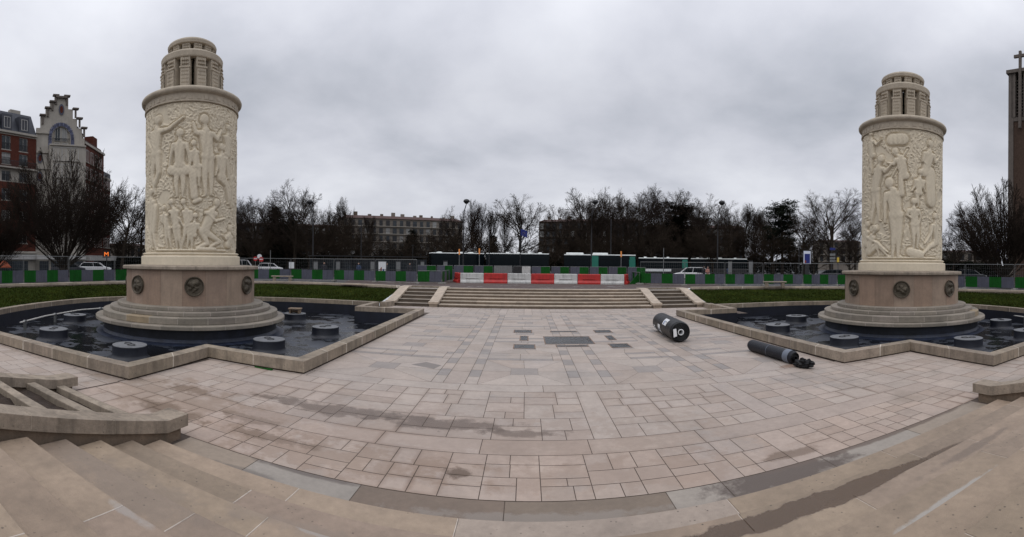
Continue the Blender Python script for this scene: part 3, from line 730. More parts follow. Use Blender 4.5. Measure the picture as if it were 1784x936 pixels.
# ------------------------------------------------------------------ the two carved columns
def relief(figs, props, plain, px0, seed, cx, S, r):
    """height field over the drum: figures (joints in photograph pixels), leaf ground between them"""
    NS, NT = 680, 330; z0, z1 = 2.78, 8.70; rng = np.random.default_rng(seed)
    phi = np.linspace(-PI, PI, NS, endpoint=False); T = np.linspace(z0, z1, NT)
    A, B = np.meshgrid(phi, T); back = np.abs(A) > PI / 2
    A2 = np.where(A > PI / 2, A - PI, np.where(A < -PI / 2, A + PI, A))   # the far half repeats the near half
    U = A2 * r; V = B
    def s_of(x): return math.asin(max(-.999, min(.999, (x - cx) / (r * S)))) * r
    def t_of(y): return EYE + (hz(cx) - y) / S
    H = np.zeros_like(U); mask = np.zeros_like(U)
    def cap(p, q, ra, rb, lift=.0, k=.62):
        nonlocal H, mask
        ax, ay, bx, by = p[0], p[1], q[0], q[1]; dx_, dy_ = bx - ax, by - ay; L2 = dx_ * dx_ + dy_ * dy_ + 1e-9
        h = np.clip(((U - ax) * dx_ + (V - ay) * dy_) / L2, 0, 1); rr = ra + (rb - ra) * h
        d = np.sqrt((U - ax - dx_ * h) ** 2 + (V - ay - dy_ * h) ** 2); hh = np.sqrt(np.clip(1 - (d / rr) ** 2, 0, 1)) * np.minimum(rr * k, .048) + np.where(d < rr, .034 + lift * .8, 0)
        H = np.maximum(H, hh); mask = np.maximum(mask, (d < rr * 1.25 + .02).astype(float))
    for f in figs:
        P = {k: (s_of(x), t_of(y)) for k, (x, y) in f['j'].items()}; q = f.get('w', 1.0) * .022 * 22.5 / S * 2.0
        u = f['h'] / S / 7.2                      # head unit
        hd, nk, hp = P['head'], P['neck'], P['hip']
        cap(hd, (hd[0], hd[1] + u * .12), u * .44, u * .40, .03); cap((hd[0], hd[1] - u * .3), nk, u * .22, u * .24)
        cap(nk, ((nk[0] + hp[0]) / 2, (nk[1] + hp[1]) / 2), u * .34, u * .40, .02); cap((nk[0] - u * .42, nk[1] - u * .35), (nk[0] + u * .42, nk[1] - u * .35), u * .36, u * .36, .02)
        cap((nk[0] - u * .2, nk[1] - u * .4), (hp[0] - u * .1, hp[1]), u * .46, u * .42, .02); cap((nk[0] + u * .2, nk[1] - u * .4), (hp[0] + u * .1, hp[1]), u * .46, u * .42, .02)
        cap((hp[0] - u * .22, hp[1]), (hp[0] + u * .22, hp[1]), u * .5, u * .5, .02)
        for s, a, b in (('l', 'el', 'ha'), ('r', 'er', 'hb')):
            sg = -1 if s == 'l' else 1; sh = (nk[0] + sg * u * .72, nk[1] - u * .3)
            if a in P: cap(sh, P[a], u * .27, u * .21, .03); cap(P[a], P[b], u * .21, u * .13, .03)
        for s, a, b in (('l', 'kl', 'fl'), ('r', 'kr', 'fr')):
            sg = -1 if s == 'l' else 1; th = (hp[0] + sg * u * .25, hp[1] - u * .2)
            if a in P: cap(th, P[a], u * .42, u * .28, .01); cap(P[a], P[b], u * .30, u * .14, .01); cap(P[b], (P[b][0] + sg * u * .28, P[b][1] - u * .08), u * .13, u * .1, 0)
    for kind, pts, ra in props:
        Q = [(s_of(x), t_of(y)) for x, y in pts]
        for a, b in zip(Q[:-1], Q[1:]): cap(a, b, ra / S, ra / S, .02 if kind == 'soft' else .0, .5)
        if len(Q) == 1: cap(Q[0], Q[0], ra / S, ra / S, .01, .5)
    # leaves: small overlapping bumps on a jittered lattice
    cell = .10; I = np.floor(U / cell).astype(int); J = np.floor(V / cell).astype(int); leaf = np.zeros_like(U)
    jit = rng.random((256, 256, 4))
    for di in (-1, 0, 1):
        for dj in (-1, 0, 1):
            ii, jj = I + di, J + dj; jt = jit[ii % 256, jj % 256]
            cx_ = (ii + .15 + .7 * jt[..., 0]) * cell; cy_ = (jj + .15 + .7 * jt[..., 1]) * cell; an = 1.2 * np.sin(cx_ * 2.1 + seed) + 1.3 * np.cos(cy_ * 1.7) + (jt[..., 2] - .5) * 1.6
            ex, ey = U - cx_, V - cy_; a_ = ex * np.cos(an) + ey * np.sin(an); b_ = -ex * np.sin(an) + ey * np.cos(an)
            e_ = (a_ / (.085 + .05 * jt[..., 0])) ** 2 + (b_ / .040) ** 2
            leaf = np.maximum(leaf, np.sqrt(np.clip(1 - e_, 0, 1)) * (.022 + .045 * jt[..., 3]) - np.clip(.012 - np.abs(b_), 0, 1) * 1.2 * (e_ < .8))
    for q in range(26):                       # stems winding through the leaves
        ph, am, sx = rng.uniform(0, 6), rng.uniform(.06, .25), rng.uniform(-3.3, 3.3); dist = np.abs(U - sx - rng.uniform(-.25, .25) * (V - 5.5) - am * np.sin(V * rng.uniform(1.2, 2.6) + ph)); leaf = np.maximum(leaf, np.sqrt(np.clip(1 - (dist / .032) ** 2, 0, 1)) * .055)
    clump = np.sin(U * 2.3 + np.sin(V * 1.7) * 1.5) * np.sin(V * 1.9 + seed + U) 
    leaf = leaf * (clump > -.75)
    for (x, y, rx, ry) in plain:
        s_, t_ = s_of(x), t_of(y); leaf = np.where(((U - s_) / (rx / S)) ** 2 + ((V - t_) / (ry / S)) ** 2 < 1, leaf * .0 + .03, leaf)
    vein = .010 * np.sin(U * 41 + 3 * np.sin(V * 6)) * np.sin(V * 33 + 2 * np.sin(U * 9)) + .006 * np.sin(U * 87 + V * 20)
    hold = np.where((mask > 0) & (H <= 0), .0, 1)
    fold = .007 * np.sin(U * 30 + 2.2 * np.sin(V * 2.3)) * (np.sin(V * 1.1 + U * 2) > 0)
    Z = np.where(mask > 0, np.where(H > 0, H * 1.1 + vein * .45 + fold * 1.3, -.025), leaf)
    soft = Z.copy()
    for _ in range(1): soft = (np.roll(soft, 1, 1) + np.roll(soft, -1, 1) + 2 * soft) / 4; soft[1:-1] = (soft[:-2] + soft[2:] + 2 * soft[1:-1]) / 4
    edge = np.clip((V - z0) / .10, 0, 1) * np.clip((z1 - V) / .05, 0, 1)
    soft = soft * edge
    # ground line of rocks at the foot
    rr = r - .10 + soft * 1.15
    return A, B, rr
def drum_mesh(name, A, B, rr, mat, parent, yaw):
    NT, NS = A.shape; v = np.empty((NT * NS, 3)); v[:, 0] = (rr * np.sin(A + yaw)).ravel(); v[:, 1] = -(rr * np.cos(A + yaw)).ravel(); v[:, 2] = B.ravel()
    i = np.arange(NS); j = (i + 1) % NS; k = np.arange(NT - 1)[:, None] * NS
    f = np.stack([k + i, k + j, k + NS + j, k + NS + i], -1).reshape(-1, 4)
    me = bpy.data.meshes.new(name); me.vertices.add(len(v)); me.vertices.foreach_set('co', v.ravel()); me.loops.add(f.size); me.loops.foreach_set('vertex_index', f.ravel())
    me.polygons.add(len(f)); me.polygons.foreach_set('loop_start', np.arange(0, f.size, 4)); me.polygons.foreach_set('loop_total', np.full(len(f), 4)); me.update(calc_edges=True)
    ca = me.color_attributes.new('Col', 'FLOAT_COLOR', 'CORNER'); ca.data.foreach_set('color', np.ones(f.size * 4, dtype=np.float32)); me.shade_smooth()
    me.materials.append(mat); o = bpy.data.objects.new(name, me); COL.objects.link(o); o.parent = parent; return o

def column(px, d, label, figs, props, plain, seed, S, med0):
    x, y = at(px, d); yaw = -(px - X0) / F         # turned so that its near side faces the steps
    t = thing('carved_column', label, 'fountain column', (x, y, 0)); random.seed(seed)
    base = [(3.72, -.5), (3.72, .03)]
    mb = MB(); mb.lathe(base, n=72, cf=lambda i, k: (1, 1, 1) if (i // 5 + seed) % 3 else (1.7, 1.7, 1.9)); mb.lathe([(4.05, -.498), (3.80, -.44), (3.73, -.33)], n=72, cf=lambda i, k: (2.6, 2.8, 3.2)); mb.build('tank_wall', M['dark_stain'], t, smooth=False)
    for r_, za, zb in ((4.07, .03, .185), (3.76, .185, .44), (3.45, .44, .60), (3.14, .60, .75)):
        mb = MB(); nb = 22; cols = [tint(rnd(.80, 1.14), (1, rnd(.98, 1.0), rnd(.95, .99))) for _ in range(nb)]; n = nb * 6
        if r_ == 3.76: cols[1] = (1.25, 1.1, .85)
        off = random.randint(0, 5)
        def cf(i, k, cols=cols, off=off): return (1.5, 1.5, 1.5) if (i + off) % 6 == 0 and False else cols[((i + off) // 6) % nb]
        mb.lathe([(r_ - .03, za), (r_, za + .02), (r_, zb - .025), (r_ - .025, zb), (r_ - .40, zb + .004)], n=n, cf=cf)
        for q in range(nb):
            a = 2 * PI * (q * 6 - off) / n; s_, c_ = math.sin(a), math.cos(a)
            mb.box((r_ - .002) * s_, -(r_ - .002) * c_, za + .02, .018, .012, zb - za - .045, a, c=(1.7, 1.75, 1.8)); mb.box((r_ - .16) * s_, -(r_ - .16) * c_, zb - .004, .014, .27, .009, a, c=(1.6, 1.65, 1.7))
        mb.build('base_step', M['base'], t)
    nst = 20; cols = [tint(rnd(.9, 1.06), random.choice([(1, .97, .95), (1.02, .96, .94), (1.08, 1.05, 1.02), (.92, .84, .8), (1.0, .9, .85)])) for _ in range(nst)]
    mb = MB(); mb.lathe([(2.76, .75), (2.76, 2.115)], n=nst * 6, cf=lambda i, k: cols[i // 6])
    for q in range(nst): a = 2 * PI * q / nst; mb.box(2.757 * math.sin(a), -2.757 * math.cos(a), .752, .010, .010, 1.36, a, c=(.6, .55, .5))
    mb.build('pedestal', M['ped'], t)
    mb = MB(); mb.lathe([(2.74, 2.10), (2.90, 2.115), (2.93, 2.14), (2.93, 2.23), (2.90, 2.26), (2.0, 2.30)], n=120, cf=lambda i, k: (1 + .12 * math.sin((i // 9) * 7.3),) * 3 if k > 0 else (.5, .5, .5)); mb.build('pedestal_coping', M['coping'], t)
    for q in range(7):
        a = yaw + med0 + 2 * PI * q / 7; me_ = MB(); n = 36; rr_ = [0, .06, .13, .19, .25, .30, .335, .36, .375]
        mt = Matrix.Rotation(a, 4, 'Z') @ Matrix.Translation((0, -2.775, 1.50)); b = 0; rng = random.Random(seed * 10 + q)
        bl = [(rng.uniform(-.2, .2), rng.uniform(-.2, .2), rng.uniform(.05, .11)) for _ in range(11)]
        rows = []
        for r__ in rr_:
            row = []
            for i in range(n):
                u, v_ = r__ * math.cos(2 * PI * i / n), r__ * math.sin(2 * PI * i / n)
                h = .02 + (.04 if .31 < r__ < .37 else 0) + (max([math.sqrt(max(0, 1 - ((u - bx) ** 2 + (v_ - by) ** 2) / br ** 2)) * br * .75 for bx, by, br in bl]) if r__ < .3 else 0) - (.03 if r__ > .37 else 0)
                row.append(tuple(mt @ Vector((u, -h, v_))))
            rows.append(row)
        for k in range(len(rows) - 1):
            for i in range(n): me_.poly([rows[k][i], rows[k][(i + 1) % n], rows[k + 1][(i + 1) % n], rows[k + 1][i]])
        me_.build('medallion', M['bronze'], t, smooth=True)
    mb = MB(); mb.lathe([(2.10, 2.27), (2.13, 2.29), (2.13, 2.62), (2.11, 2.65), (2.03, 2.67), (2.03, 2.70), (2.07, 2.73), (2.07, 2.76), (2.0, 2.79), (1.90, 2.79)], n=96); mb.build('drum_plinth', M['lime'], t, smooth=False)
    A, B, rr = relief(figs, props, plain, 0, seed, px, S, 2.02); drum_mesh('carved_drum', A, B, rr, M['lime'], t, yaw)
    mb = MB(); mb.lathe([(1.94, 8.69), (2.03, 8.70), (2.03, 8.73), (1.995, 8.74), (2.0, 9.02), (2.05, 9.05)], n=96)
    for q in range(44):                              # shallow carved blocks on the frieze
        a = 2 * PI * q / 44 + rnd(-.03, .03); mb.box(2.0 * math.sin(a), -2.0 * math.cos(a), 8.77 + rnd(0, .05), rnd(.08, .2), .03, rnd(.12, .2), a)
    mb.build('frieze', M['lime_grey'], t)
    mb = MB(); mb.lathe([(2.03, 9.045), (2.10, 9.06), (2.155, 9.12), (2.165, 9.18), (2.14, 9.24), (2.06, 9.285), (1.3, 9.31)], n=96); mb.build('cornice', M['lime_grey'], t, smooth=True)
    def tier(r_, z0, z1, w_, dpt, nm):
        for q in range(12):
            a = yaw + (q + .5) * 2 * PI / 12 + (.04 if z1 - z0 > .8 else 0); mb = MB(); Mx = Matrix.Rotation(a, 4, 'Z'); n0 = 0
            def bx(u, v_, z, su, sv, sz, c=(1, 1, 1)):
                p = Mx @ Vector((u, v_, 0)); mb.box(p.x, p.y, z, su, sv, sz, a, c)
            H_ = z1 - z0
            bx(0, -(r_ - dpt / 2) + .04, z0, w_, dpt, H_)
            if H_ > .8:
                bx(0, -r_ - .01, z0, w_ - .02, .05, H_ * .68); bx(0, -r_ - .03, z0 + H_ * .66, w_ + .06, .07, .06)
                for zr_ in np.arange(z0 + .1, z1 - .08, .15):
                    for ux in (-.12, -.04, .04, .12): bx(ux, -r_ - (.045 if zr_ < z0 + H_ * .64 else .0), zr_, .045, .03 if zr_ < z0 + H_ * .64 else .09, .06)
            else:
                for zr_ in np.arange(z0 + .05, z1 - .05, .11):
                    for ux in (-.1, -.03, .04, .11): bx(ux, -r_ + .03, zr_, .035, .06, .045)
            mb.build(nm, M['lime_grey'], t)
    tier(1.30, 9.29, 10.80, .40, .36, 'lantern_pier'); 
    mb = MB(); mb.lathe([(1.10, 10.74), (1.30, 10.76), (1.32, 10.80), (1.34, 10.99), (1.31, 11.04), (1.24, 11.08), (.9, 11.10)], n=72); mb.build('lantern_ring', M['lime_grey'], t)
    tier(1.00, 11.09, 11.46, .33, .26, 'upper_pier')
    mb = MB(); mb.lathe([(.001, 11.44), (1.0, 11.445), (1.04, 11.47), (1.06, 11.58), (1.03, 11.64), (.93, 11.70), (.5, 11.78), (.001, 11.80)], n=72); mb.build('cap', M['lime_grey'], t)
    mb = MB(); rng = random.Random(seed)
    for q in range(500):                             # planted, knobbly core; its near-black colour paints the shade inside the lantern gaps
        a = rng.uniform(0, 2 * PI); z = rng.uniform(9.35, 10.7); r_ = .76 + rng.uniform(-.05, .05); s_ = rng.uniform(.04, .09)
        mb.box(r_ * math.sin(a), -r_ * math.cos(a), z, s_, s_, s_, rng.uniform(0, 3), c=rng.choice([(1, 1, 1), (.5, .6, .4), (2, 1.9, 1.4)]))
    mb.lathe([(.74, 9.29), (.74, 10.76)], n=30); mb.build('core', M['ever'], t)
    return t
def J(**k): return k
FL = [
 dict(h=135, j=J(head=(270, 203), neck=(268, 218), hip=(266, 262), el=(262, 245), ha=(272, 266), er=(292, 222), hb=(318, 204), kl=(260, 298), fl=(266, 335), kr=(272, 296), fr=(262, 330))),
 dict(h=118, w=1.1, j=J(head=(311, 232), neck=(311, 247), hip=(311, 288), el=(296, 268), ha=(292, 294), er=(327, 266), hb=(330, 292), kl=(305, 318), fl=(307, 342), kr=(318, 318), fr=(317, 343))),
 dict(h=140, w=1.1, j=J(head=(355, 208), neck=(358, 226), hip=(362, 272), el=(340, 232), ha=(335, 214), er=(378, 240), hb=(386, 222), kl=(356, 306), fl=(358, 340), kr=(368, 305), fr=(368, 338))),
 dict(h=110, j=J(head=(387, 252), neck=(388, 266), hip=(388, 304), el=(380, 285), ha=(376, 303), er=(399, 285), hb=(402, 305), kl=(396, 318), fl=(402, 350), kr=(402, 322), fr=(406, 356))),
 dict(h=80, j=J(head=(282, 362), neck=(284, 372), hip=(290, 398), el=(280, 386), ha=(292, 396), kl=(288, 414), fl=(290, 432), kr=(294, 414), fr=(297, 432))),
 dict(h=90, j=J(head=(296, 352), neck=(302, 365), hip=(306, 396), el=(312, 382), ha=(318, 394), kl=(306, 415), fl=(308, 434), kr=(312, 414), fr=(314, 433))),
 dict(h=84, j=J(head=(318, 352), neck=(324, 366), hip=(326, 394), er=(334, 382), hb=(322, 396), kl=(320, 414), fl=(316, 432), kr=(328, 414), fr=(326, 432))),
 dict(h=112, j=J(head=(379, 352), neck=(370, 366), hip=(356, 402), el=(376, 384), ha=(394, 378), kl=(362, 424), fl=(346, 430), kr=(384, 420), fr=(366, 430))),
 dict(h=115, w=.9, j=J(head=(258, 330), neck=(258, 344), hip=(259, 385), el=(254, 366), ha=(256, 385), kl=(258, 408), fl=(262, 432), kr=(264, 408), fr=(268, 432))),
 dict(h=100, j=J(head=(405, 395), neck=(404, 406), hip=(402, 425), el=(396, 415), ha=(390, 408)))]
PL = [('soft', [(296, 296), (312, 299), (327, 296)], 9), ('soft', [(334, 300), (336, 325), (338, 342)], 7), ('soft', [(338, 352), (348, 348)], 4), ('soft', [(262, 400), (264, 380), (264, 360)], 9), ('soft', [(345, 434), (375, 434)], 4), ('soft', [(270, 438), (395, 438)], 4)]
FL += [dict(h=88, j=J(head=(336, 250), neck=(338, 262), hip=(342, 290), el=(332, 276), ha=(330, 288), kl=(340, 306), fl=(338, 322), kr=(346, 306), fr=(346, 324))),
 dict(h=96, j=J(head=(400, 214), neck=(399, 228), hip=(398, 262), el=(394, 245), ha=(392, 262), kl=(398, 285), fl=(400, 305))),
 dict(h=78, j=J(head=(340, 376), neck=(338, 388), hip=(336, 410), er=(346, 398), hb=(350, 408), kl=(334, 420), fl=(334, 434)))]
column(332, 19.8, 'tall cream carved stone fountain column on the left, nearer and larger', FL, PL, [(336, 320, 14, 30), (345, 240, 12, 24)], 31, 44.6, R(3))
FR = [
 dict(h=140, w=1.05, j=J(head=(1548, 320), neck=(1556, 334), hip=(1560, 376), el=(1541, 352), ha=(1541, 388), er=(1568, 306), hb=(1574, 284), kl=(1557, 408), fl=(1555, 446), kr=(1566, 408), fr=(1564, 446))),
 dict(h=92, j=J(head=(1524, 398), neck=(1516, 410), hip=(1510, 438), el=(1528, 424), ha=(1546, 440), kl=(1526, 424), fl=(1530, 446), kr=(1530, 428), fr=(1545, 446))),
 dict(h=92, j=J(head=(1592, 352), neck=(1592, 364), hip=(1594, 392), el=(1580, 376), ha=(1592, 384), er=(1604, 378), hb=(1600, 394), kl=(1592, 412), fl=(1592, 432), kr=(1600, 412), fr=(1598, 432))),
 dict(h=110, j=J(head=(1532, 277), neck=(1528, 290), hip=(1522, 330), er=(1540, 300), hb=(1556, 284), kl=(1520, 360), fl=(1516, 388), kr=(1528, 358), fr=(1530, 384))),
 dict(h=100, j=J(head=(1558, 266), neck=(1568, 276), hip=(1574, 308), el=(1556, 288), ha=(1544, 284))),
 dict(h=112, j=J(head=(1622, 248), neck=(1620, 262), hip=(1612, 300), el=(1608, 280), ha=(1616, 290), er=(1630, 278), hb=(1636, 270))),
 dict(h=100, j=J(head=(1632, 375), neck=(1632, 388), hip=(1634, 420), el=(1622, 408), ha=(1612, 424), kl=(1620, 430), fl=(1608, 444))),
 dict(h=90, j=J(head=(1508, 390), neck=(1506, 400), hip=(1505, 425), el=(1510, 415), ha=(1518, 424)))]
PR = [('soft', [(1552, 245), (1572, 245)], 10), ('soft', [(1622, 300), (1622, 325), (1624, 348)], 12), ('hard', [(1580, 262), (1552, 310)], 2), ('soft', [(1586, 440), (1604, 444)], 8), ('soft', [(1510, 452), (1632, 452)], 4), ('soft', [(1527, 296), (1524, 340)], 3)]
FR += [dict(h=84, j=J(head=(1604, 300), neck=(1602, 312), hip=(1600, 336), el=(1594, 324), ha=(1588, 334), er=(1608, 324), hb=(1612, 334), kl=(1598, 348), fl=(1600, 360))),
 dict(h=80, j=J(head=(1514, 228), neck=(1514, 240), hip=(1516, 268), er=(1524, 250), hb=(1534, 242), kl=(1514, 284), fl=(1516, 300)))]
column(1571, 22.4, 'carved cream stone fountain column on the right, with a tall standing woman', FR, PR, [(1565, 245, 16, 9), (1545, 350, 14, 30)], 32, 38.5, R(0))

# ------------------------------------------------------------------ rolls of membrane on the paving
def roll(cx, cy, a, L_, r_, label, big):
    t = thing('membrane_roll', label, 'roll', (cx, cy, r_), a); n = 40; mb = MB(); rng = random.Random(3 if big else 4); k = 26; rows = []
    for i in range(k + 1):
        u = -L_ / 2 + L_ * i / k; row = []
        for j in range(n):
            th = 2 * PI * j / n; rr = r_ * (1 + .012 * noise.noise(Vector((u * 3, math.cos(th) * 2, math.sin(th) * 2))) + (.02 * math.sin(u * 22) * .3 if big else 0)) - (.03 if i in (0, k) else 0)
            if not big: rr *= 1 - .10 * math.cos(th) ** 2 * 0
            z = rr * math.sin(th); z = max(z, -r_); row.append((u, rr * math.cos(th), z))
        rows.append(row)
    for i in range(k):
        for j in range(n): mb.poly([rows[i][j], rows[i][(j + 1) % n], rows[i + 1][(j + 1) % n], rows[i + 1][j]])
    mb.build('wrapper', M['black' if big else 'geo'], t, smooth=True)
    for s in (-1, 1):
        e = MB(); ri = .085 if big else .05; x_ = s * (L_ / 2); m = 9
        R_ = [r_ - .03 - (r_ - .03 - ri) * q / m for q in range(m + 1)]
        for q in range(m):
            for j in range(n):
                def P(rad, jj, q_): th = 2 * PI * jj / n; return (x_ + s * (.012 * (q_ % 2) + .01 * rng.random()), rad * math.cos(th), max(rad * math.sin(th), -r_))
                e.poly([P(R_[q], j, q), P(R_[q], j + 1, q), P(R_[q + 1], j + 1, q + 1), P(R_[q + 1], j, q + 1)])
        e.build('roll_end', M['black'], t)
        c = MB(); pr = []; c.tube([(x_ - s * .25, 0, 0), (x_ + s * .03, 0, 0)], ri + .014, 20, cap=False); c.tube([(x_ - s * .25, 0, 0), (x_ + s * .045, 0, 0)], ri - .008, 20, cap=False)
        for q_ in range(20): th0, th1 = 2 * PI * q_ / 20, 2 * PI * (q_ + 1) / 20; c.poly([(x_ + s * .04, (ri + .014) * math.cos(th0), (ri + .014) * math.sin(th0)), (x_ + s * .04, (ri + .014) * math.cos(th1), (ri + .014) * math.sin(th1)), (x_ + s * .045, (ri - .008) * math.cos(th1), (ri - .008) * math.sin(th1)), (x_ + s * .045, (ri - .008) * math.cos(th0), (ri - .008) * math.sin(th0))])
        c.build('cardboard_core', M['label' if big else 'black'], t)
    return t
bx0 = at(1153, 17.3); bx1 = at(1188, 14.4)
pA = Vector((5.25, 17.1)); pB = Vector((5.02, 14.25)); pA = Vector((at(1152, 17.3))); pB = Vector(at(1187, 14.6)); v = pB - pA
t = roll((pA.x + pB.x) / 2, (pA.y + pB.y) / 2, math.atan2(v.y, v.x), v.length, .335, 'fat black plastic-wrapped roll with white labels lying on the plaza', True)
def decal(t, u, ang, su, sa, r_, name='label', mat='label', off=.006):
    mb = MB(); n = 8
    for i in range(n):
        a0 = ang - sa / 2 + sa * i / n; a1 = a0 + sa / n; rr = r_ + off
        mb.poly([(u - su / 2, rr * math.cos(a0), rr * math.sin(a0)), (u + su / 2, rr * math.cos(a0), rr * math.sin(a0)), (u + su / 2, rr * math.cos(a1), rr * math.sin(a1)), (u - su / 2, rr * math.cos(a1), rr * math.sin(a1))][::-1])
    return mb.build(name, M[mat], t)
# the side facing the camera is local -y turned by the roll's bearing
sgn = -1
for (u, an, su, sa) in ((-.25, R(200), .34, 1.0), (.42, R(140), .5, .75), (-1.02, R(205), .22, .5)):
    l = decal(t, u, an, su, sa, .337)
    for q in range(3):
        b = decal(t, u + su * (-.22 + .05 * q), an + sa * .15, su * .05, sa * .55, .337, 'blue_print', 'blueink', .009); b.parent = l
    b = decal(t, u + su * .2, an, su * .3, sa * .12, .337, 'print', 'coat_dark', .009); b.parent = l
mb = MB(); mb.poly([(v.length / 2 + .03, -.16, .12), (v.length / 2 + .035, -.26, .1), (v.length / 2 + .04, -.24, -.16), (v.length / 2 + .03, -.13, -.12)]); mb.poly([(v.length / 2 + .045, -.16, .12), (v.length / 2 + .045, -.13, -.12), (v.length / 2 + .05, -.24, -.16), (v.length / 2 + .05, -.26, .1)][::1]); mb.build('tag', M['label'], t)
pA = Vector(at(1310, 13.35)); pB = Vector(at(1386, 11.55)); v = pB - pA
t = roll((pA.x + pB.x) / 2, (pA.y + pB.y) / 2, math.atan2(v.y, v.x), v.length, .165, 'slim dark grey roll of sheeting lying beside the right basin rim', False)
for u, su in ((v.length / 2 - .22, .24), (v.length * -.02, .02)):
    mb = MB(); mb.tube([(u - su / 2, 0, 0), (u + su / 2, 0, 0)], .172, 32, cap=False); mb.build('tape_band', M['tape'], t, smooth=True)
cx, cy = at(1402, 11.15); mb = MB(); rng = random.Random(9)
bm = bmesh.new(); bmesh.ops.create_icosphere(bm, subdivisions=4, radius=1)
for v_ in bm.verts:
    n_ = noise.noise(v_.co * 2.2) * .45 + noise.noise(v_.co * 6) * .25; v_.co = v_.co * (1 + n_)
    v_.co = Vector((v_.co.x * .25, v_.co.y * .11, max(-.10, v_.co.z * .12)))
me = bpy.data.meshes.new('plastic_scrap'); bm.to_mesh(me); bm.free(); me.materials.append(M['black'])
ca = me.color_attributes.new('Col', 'FLOAT_COLOR', 'CORNER'); ca.data.foreach_set('color', [1.0] * (len(me.loops) * 4))
o = bpy.data.objects.new('plastic_scrap', me); COL.objects.link(o); o.location = (cx, cy, .10); o.rotation_euler = (0, 0, -1.1); tag(o, 'crumpled heap of black plastic scrap at the end of the slim roll', 'plastic scrap')

# ------------------------------------------------------------------ site fences round the top of the square
def fence_panel(w_, h, bh, colours, label, wires=True, z0=0.0, first=[0]):
    """tube frame with wire mesh, corrugated boards wired to its lower half, concrete feet; origin at the middle of its foot"""
    t = thing('fence_panel', label, 'fence panel', group='mesh fence panels with green and grey boards')
    mb = MB(); r_ = .021
    mb.tube([(-w_ / 2 + .04, 0, z0 + .05), (-w_ / 2 + .04, 0, h), (w_ / 2 - .04, 0, h), (w_ / 2 - .04, 0, z0 + .05)], r_, 6); mb.tube([(-w_ / 2 + .04, 0, .16), (w_ / 2 - .04, 0, .16)], r_, 6)
    mb.build('tube_frame', M['galv'], t)
    if wires:
        mb = MB()
        x = -w_ / 2 + .1
        while x < w_ / 2 - .05: mb.box(x, 0, bh, .004, .004, h - bh); x += .16
        for z in np.arange(bh + .12, h - .05, .25): mb.box(0, .004, z, w_ - .08, .004, .004)
        mb.build('wire_mesh', M['galv'], t)
    n = len(colours); bw = (w_ - .10) / n
    for i, c in enumerate(colours):
        mb = MB(); x0 = -w_ / 2 + .05 + bw * i; k = 8
        for q in range(k):
            xa = x0 + bw * q / k; xb = x0 + bw * (q + 1) / k; ya = -.045 - (.014 if q % 2 else 0); yb = -.045 - (0 if q % 2 else .014)
            mb.poly([(xa, ya, .17), (xb, yb, .17), (xb, yb, bh), (xa, ya, bh)]); mb.poly([(xb, yb + .008, .17), (xa, ya + .008, .17), (xa, ya + .008, bh), (xb, yb + .008, bh)])
        mb.build('board', M[{'n': 'green', 'y': 'grey', 'k': 'blackboard', 'w': 'white', 'f': 'galv'}[c]], t)
    for s in (-1, 1):
        mb = MB(); mb.box(s * (w_ / 2 - .04), 0, 0, .24, .62, .13); mb.build('foot', M['concrete'], t, bevel=.02)
    return t
FG = 'mesh fence panels with green and grey boards'
def place_run(posts, pats, labels, h=1.85, bh=.94):
    for i in range(len(posts) - 1):
        a, b = Vector(posts[i]), Vector(posts[i + 1]); v = b - a; k = (a + b) / 2
        t = fence_panel(v.length, h, bh, pats[i % len(pats)], labels(i)); t.location = (k.x, k.y, zg(k)); t.rotation_euler = (rnd(-.02, .02), rnd(-.004, .004), math.atan2(v.y, v.x))
def zg(k):
    return .82
def fpt(px, y, z=.82):
    d = (EYE - z) * F / (y - hz(px)); return at(px, d)
postsL = [fpt(x, y) for x, y in ((-38, 499), (41, 497), (120, 494.8), (200, 492.4), (278, 490.6), (355, 489.3), (430, 488.9), (507, 489), (582, 490.5), (654, 492.6), (727, 494.6))]
place_run(postsL, ['nyny', 'ynyn'][:1], lambda i: '%s green and grey fence panel counted from the left edge of the picture' % ORD[i])
postsR = [fpt(x, y) for x, y in ((1115, 496.5), (1193, 498.5), (1263, 498.3), (1330, 498.1), (1399, 498.1), (1459, 498.8), (1520, 500), (1598, 501.6), (1682, 503.6), (1768, 506), (1850, 507.5))]
place_run(postsR, ['nyny'], lambda i: '%s green and grey fence panel right of the red and white barriers' % ORD[i])
# solid returns flanking the top of the wide stairs
for px0, y0_, px1, y1_, pat, lab in ((727, 495.2, 770, 495.6, 'ny', 'short low green and grey panel left of the barriers, facing the stairs'), (770, 495.6, 790, 489.5, 'nynyny', 'green and grey panel turned away along the left end of the barriers'),
                                      (1115, 496.8, 1100, 494.5, 'nyn', 'green and grey panel turned away at the right end of the barriers')):
    a, b = Vector(fpt(px0, y0_)), Vector(fpt(px1, y1_)); v = b - a; k = (a + b) / 2
    t = fence_panel(v.length, .99, .95, pat, lab, False); t.location = (k.x, k.y, .84); t.rotation_euler = (0, 0, math.atan2(v.y, v.x))
mb = MB(); p = at(1097, 37.0); mb.poly([(0, 0, 0), (.75, .1, 0), (.8, .3, .85)]); mb.poly([(.8, .32, .85), (.75, .12, 0), (0, .02, 0)])
mb.prism([(0, 0), (.06, .3), (.8, .3), (.75, 0)], [0, 0, 0, 0], [.02, .02, .9, .9]); o = mb.build('tarpaulin', M['green'], loc=(p[0], p[1], .85)); tag(o, 'small triangle of bright green tarpaulin folded at the end of the barriers', 'tarpaulin')
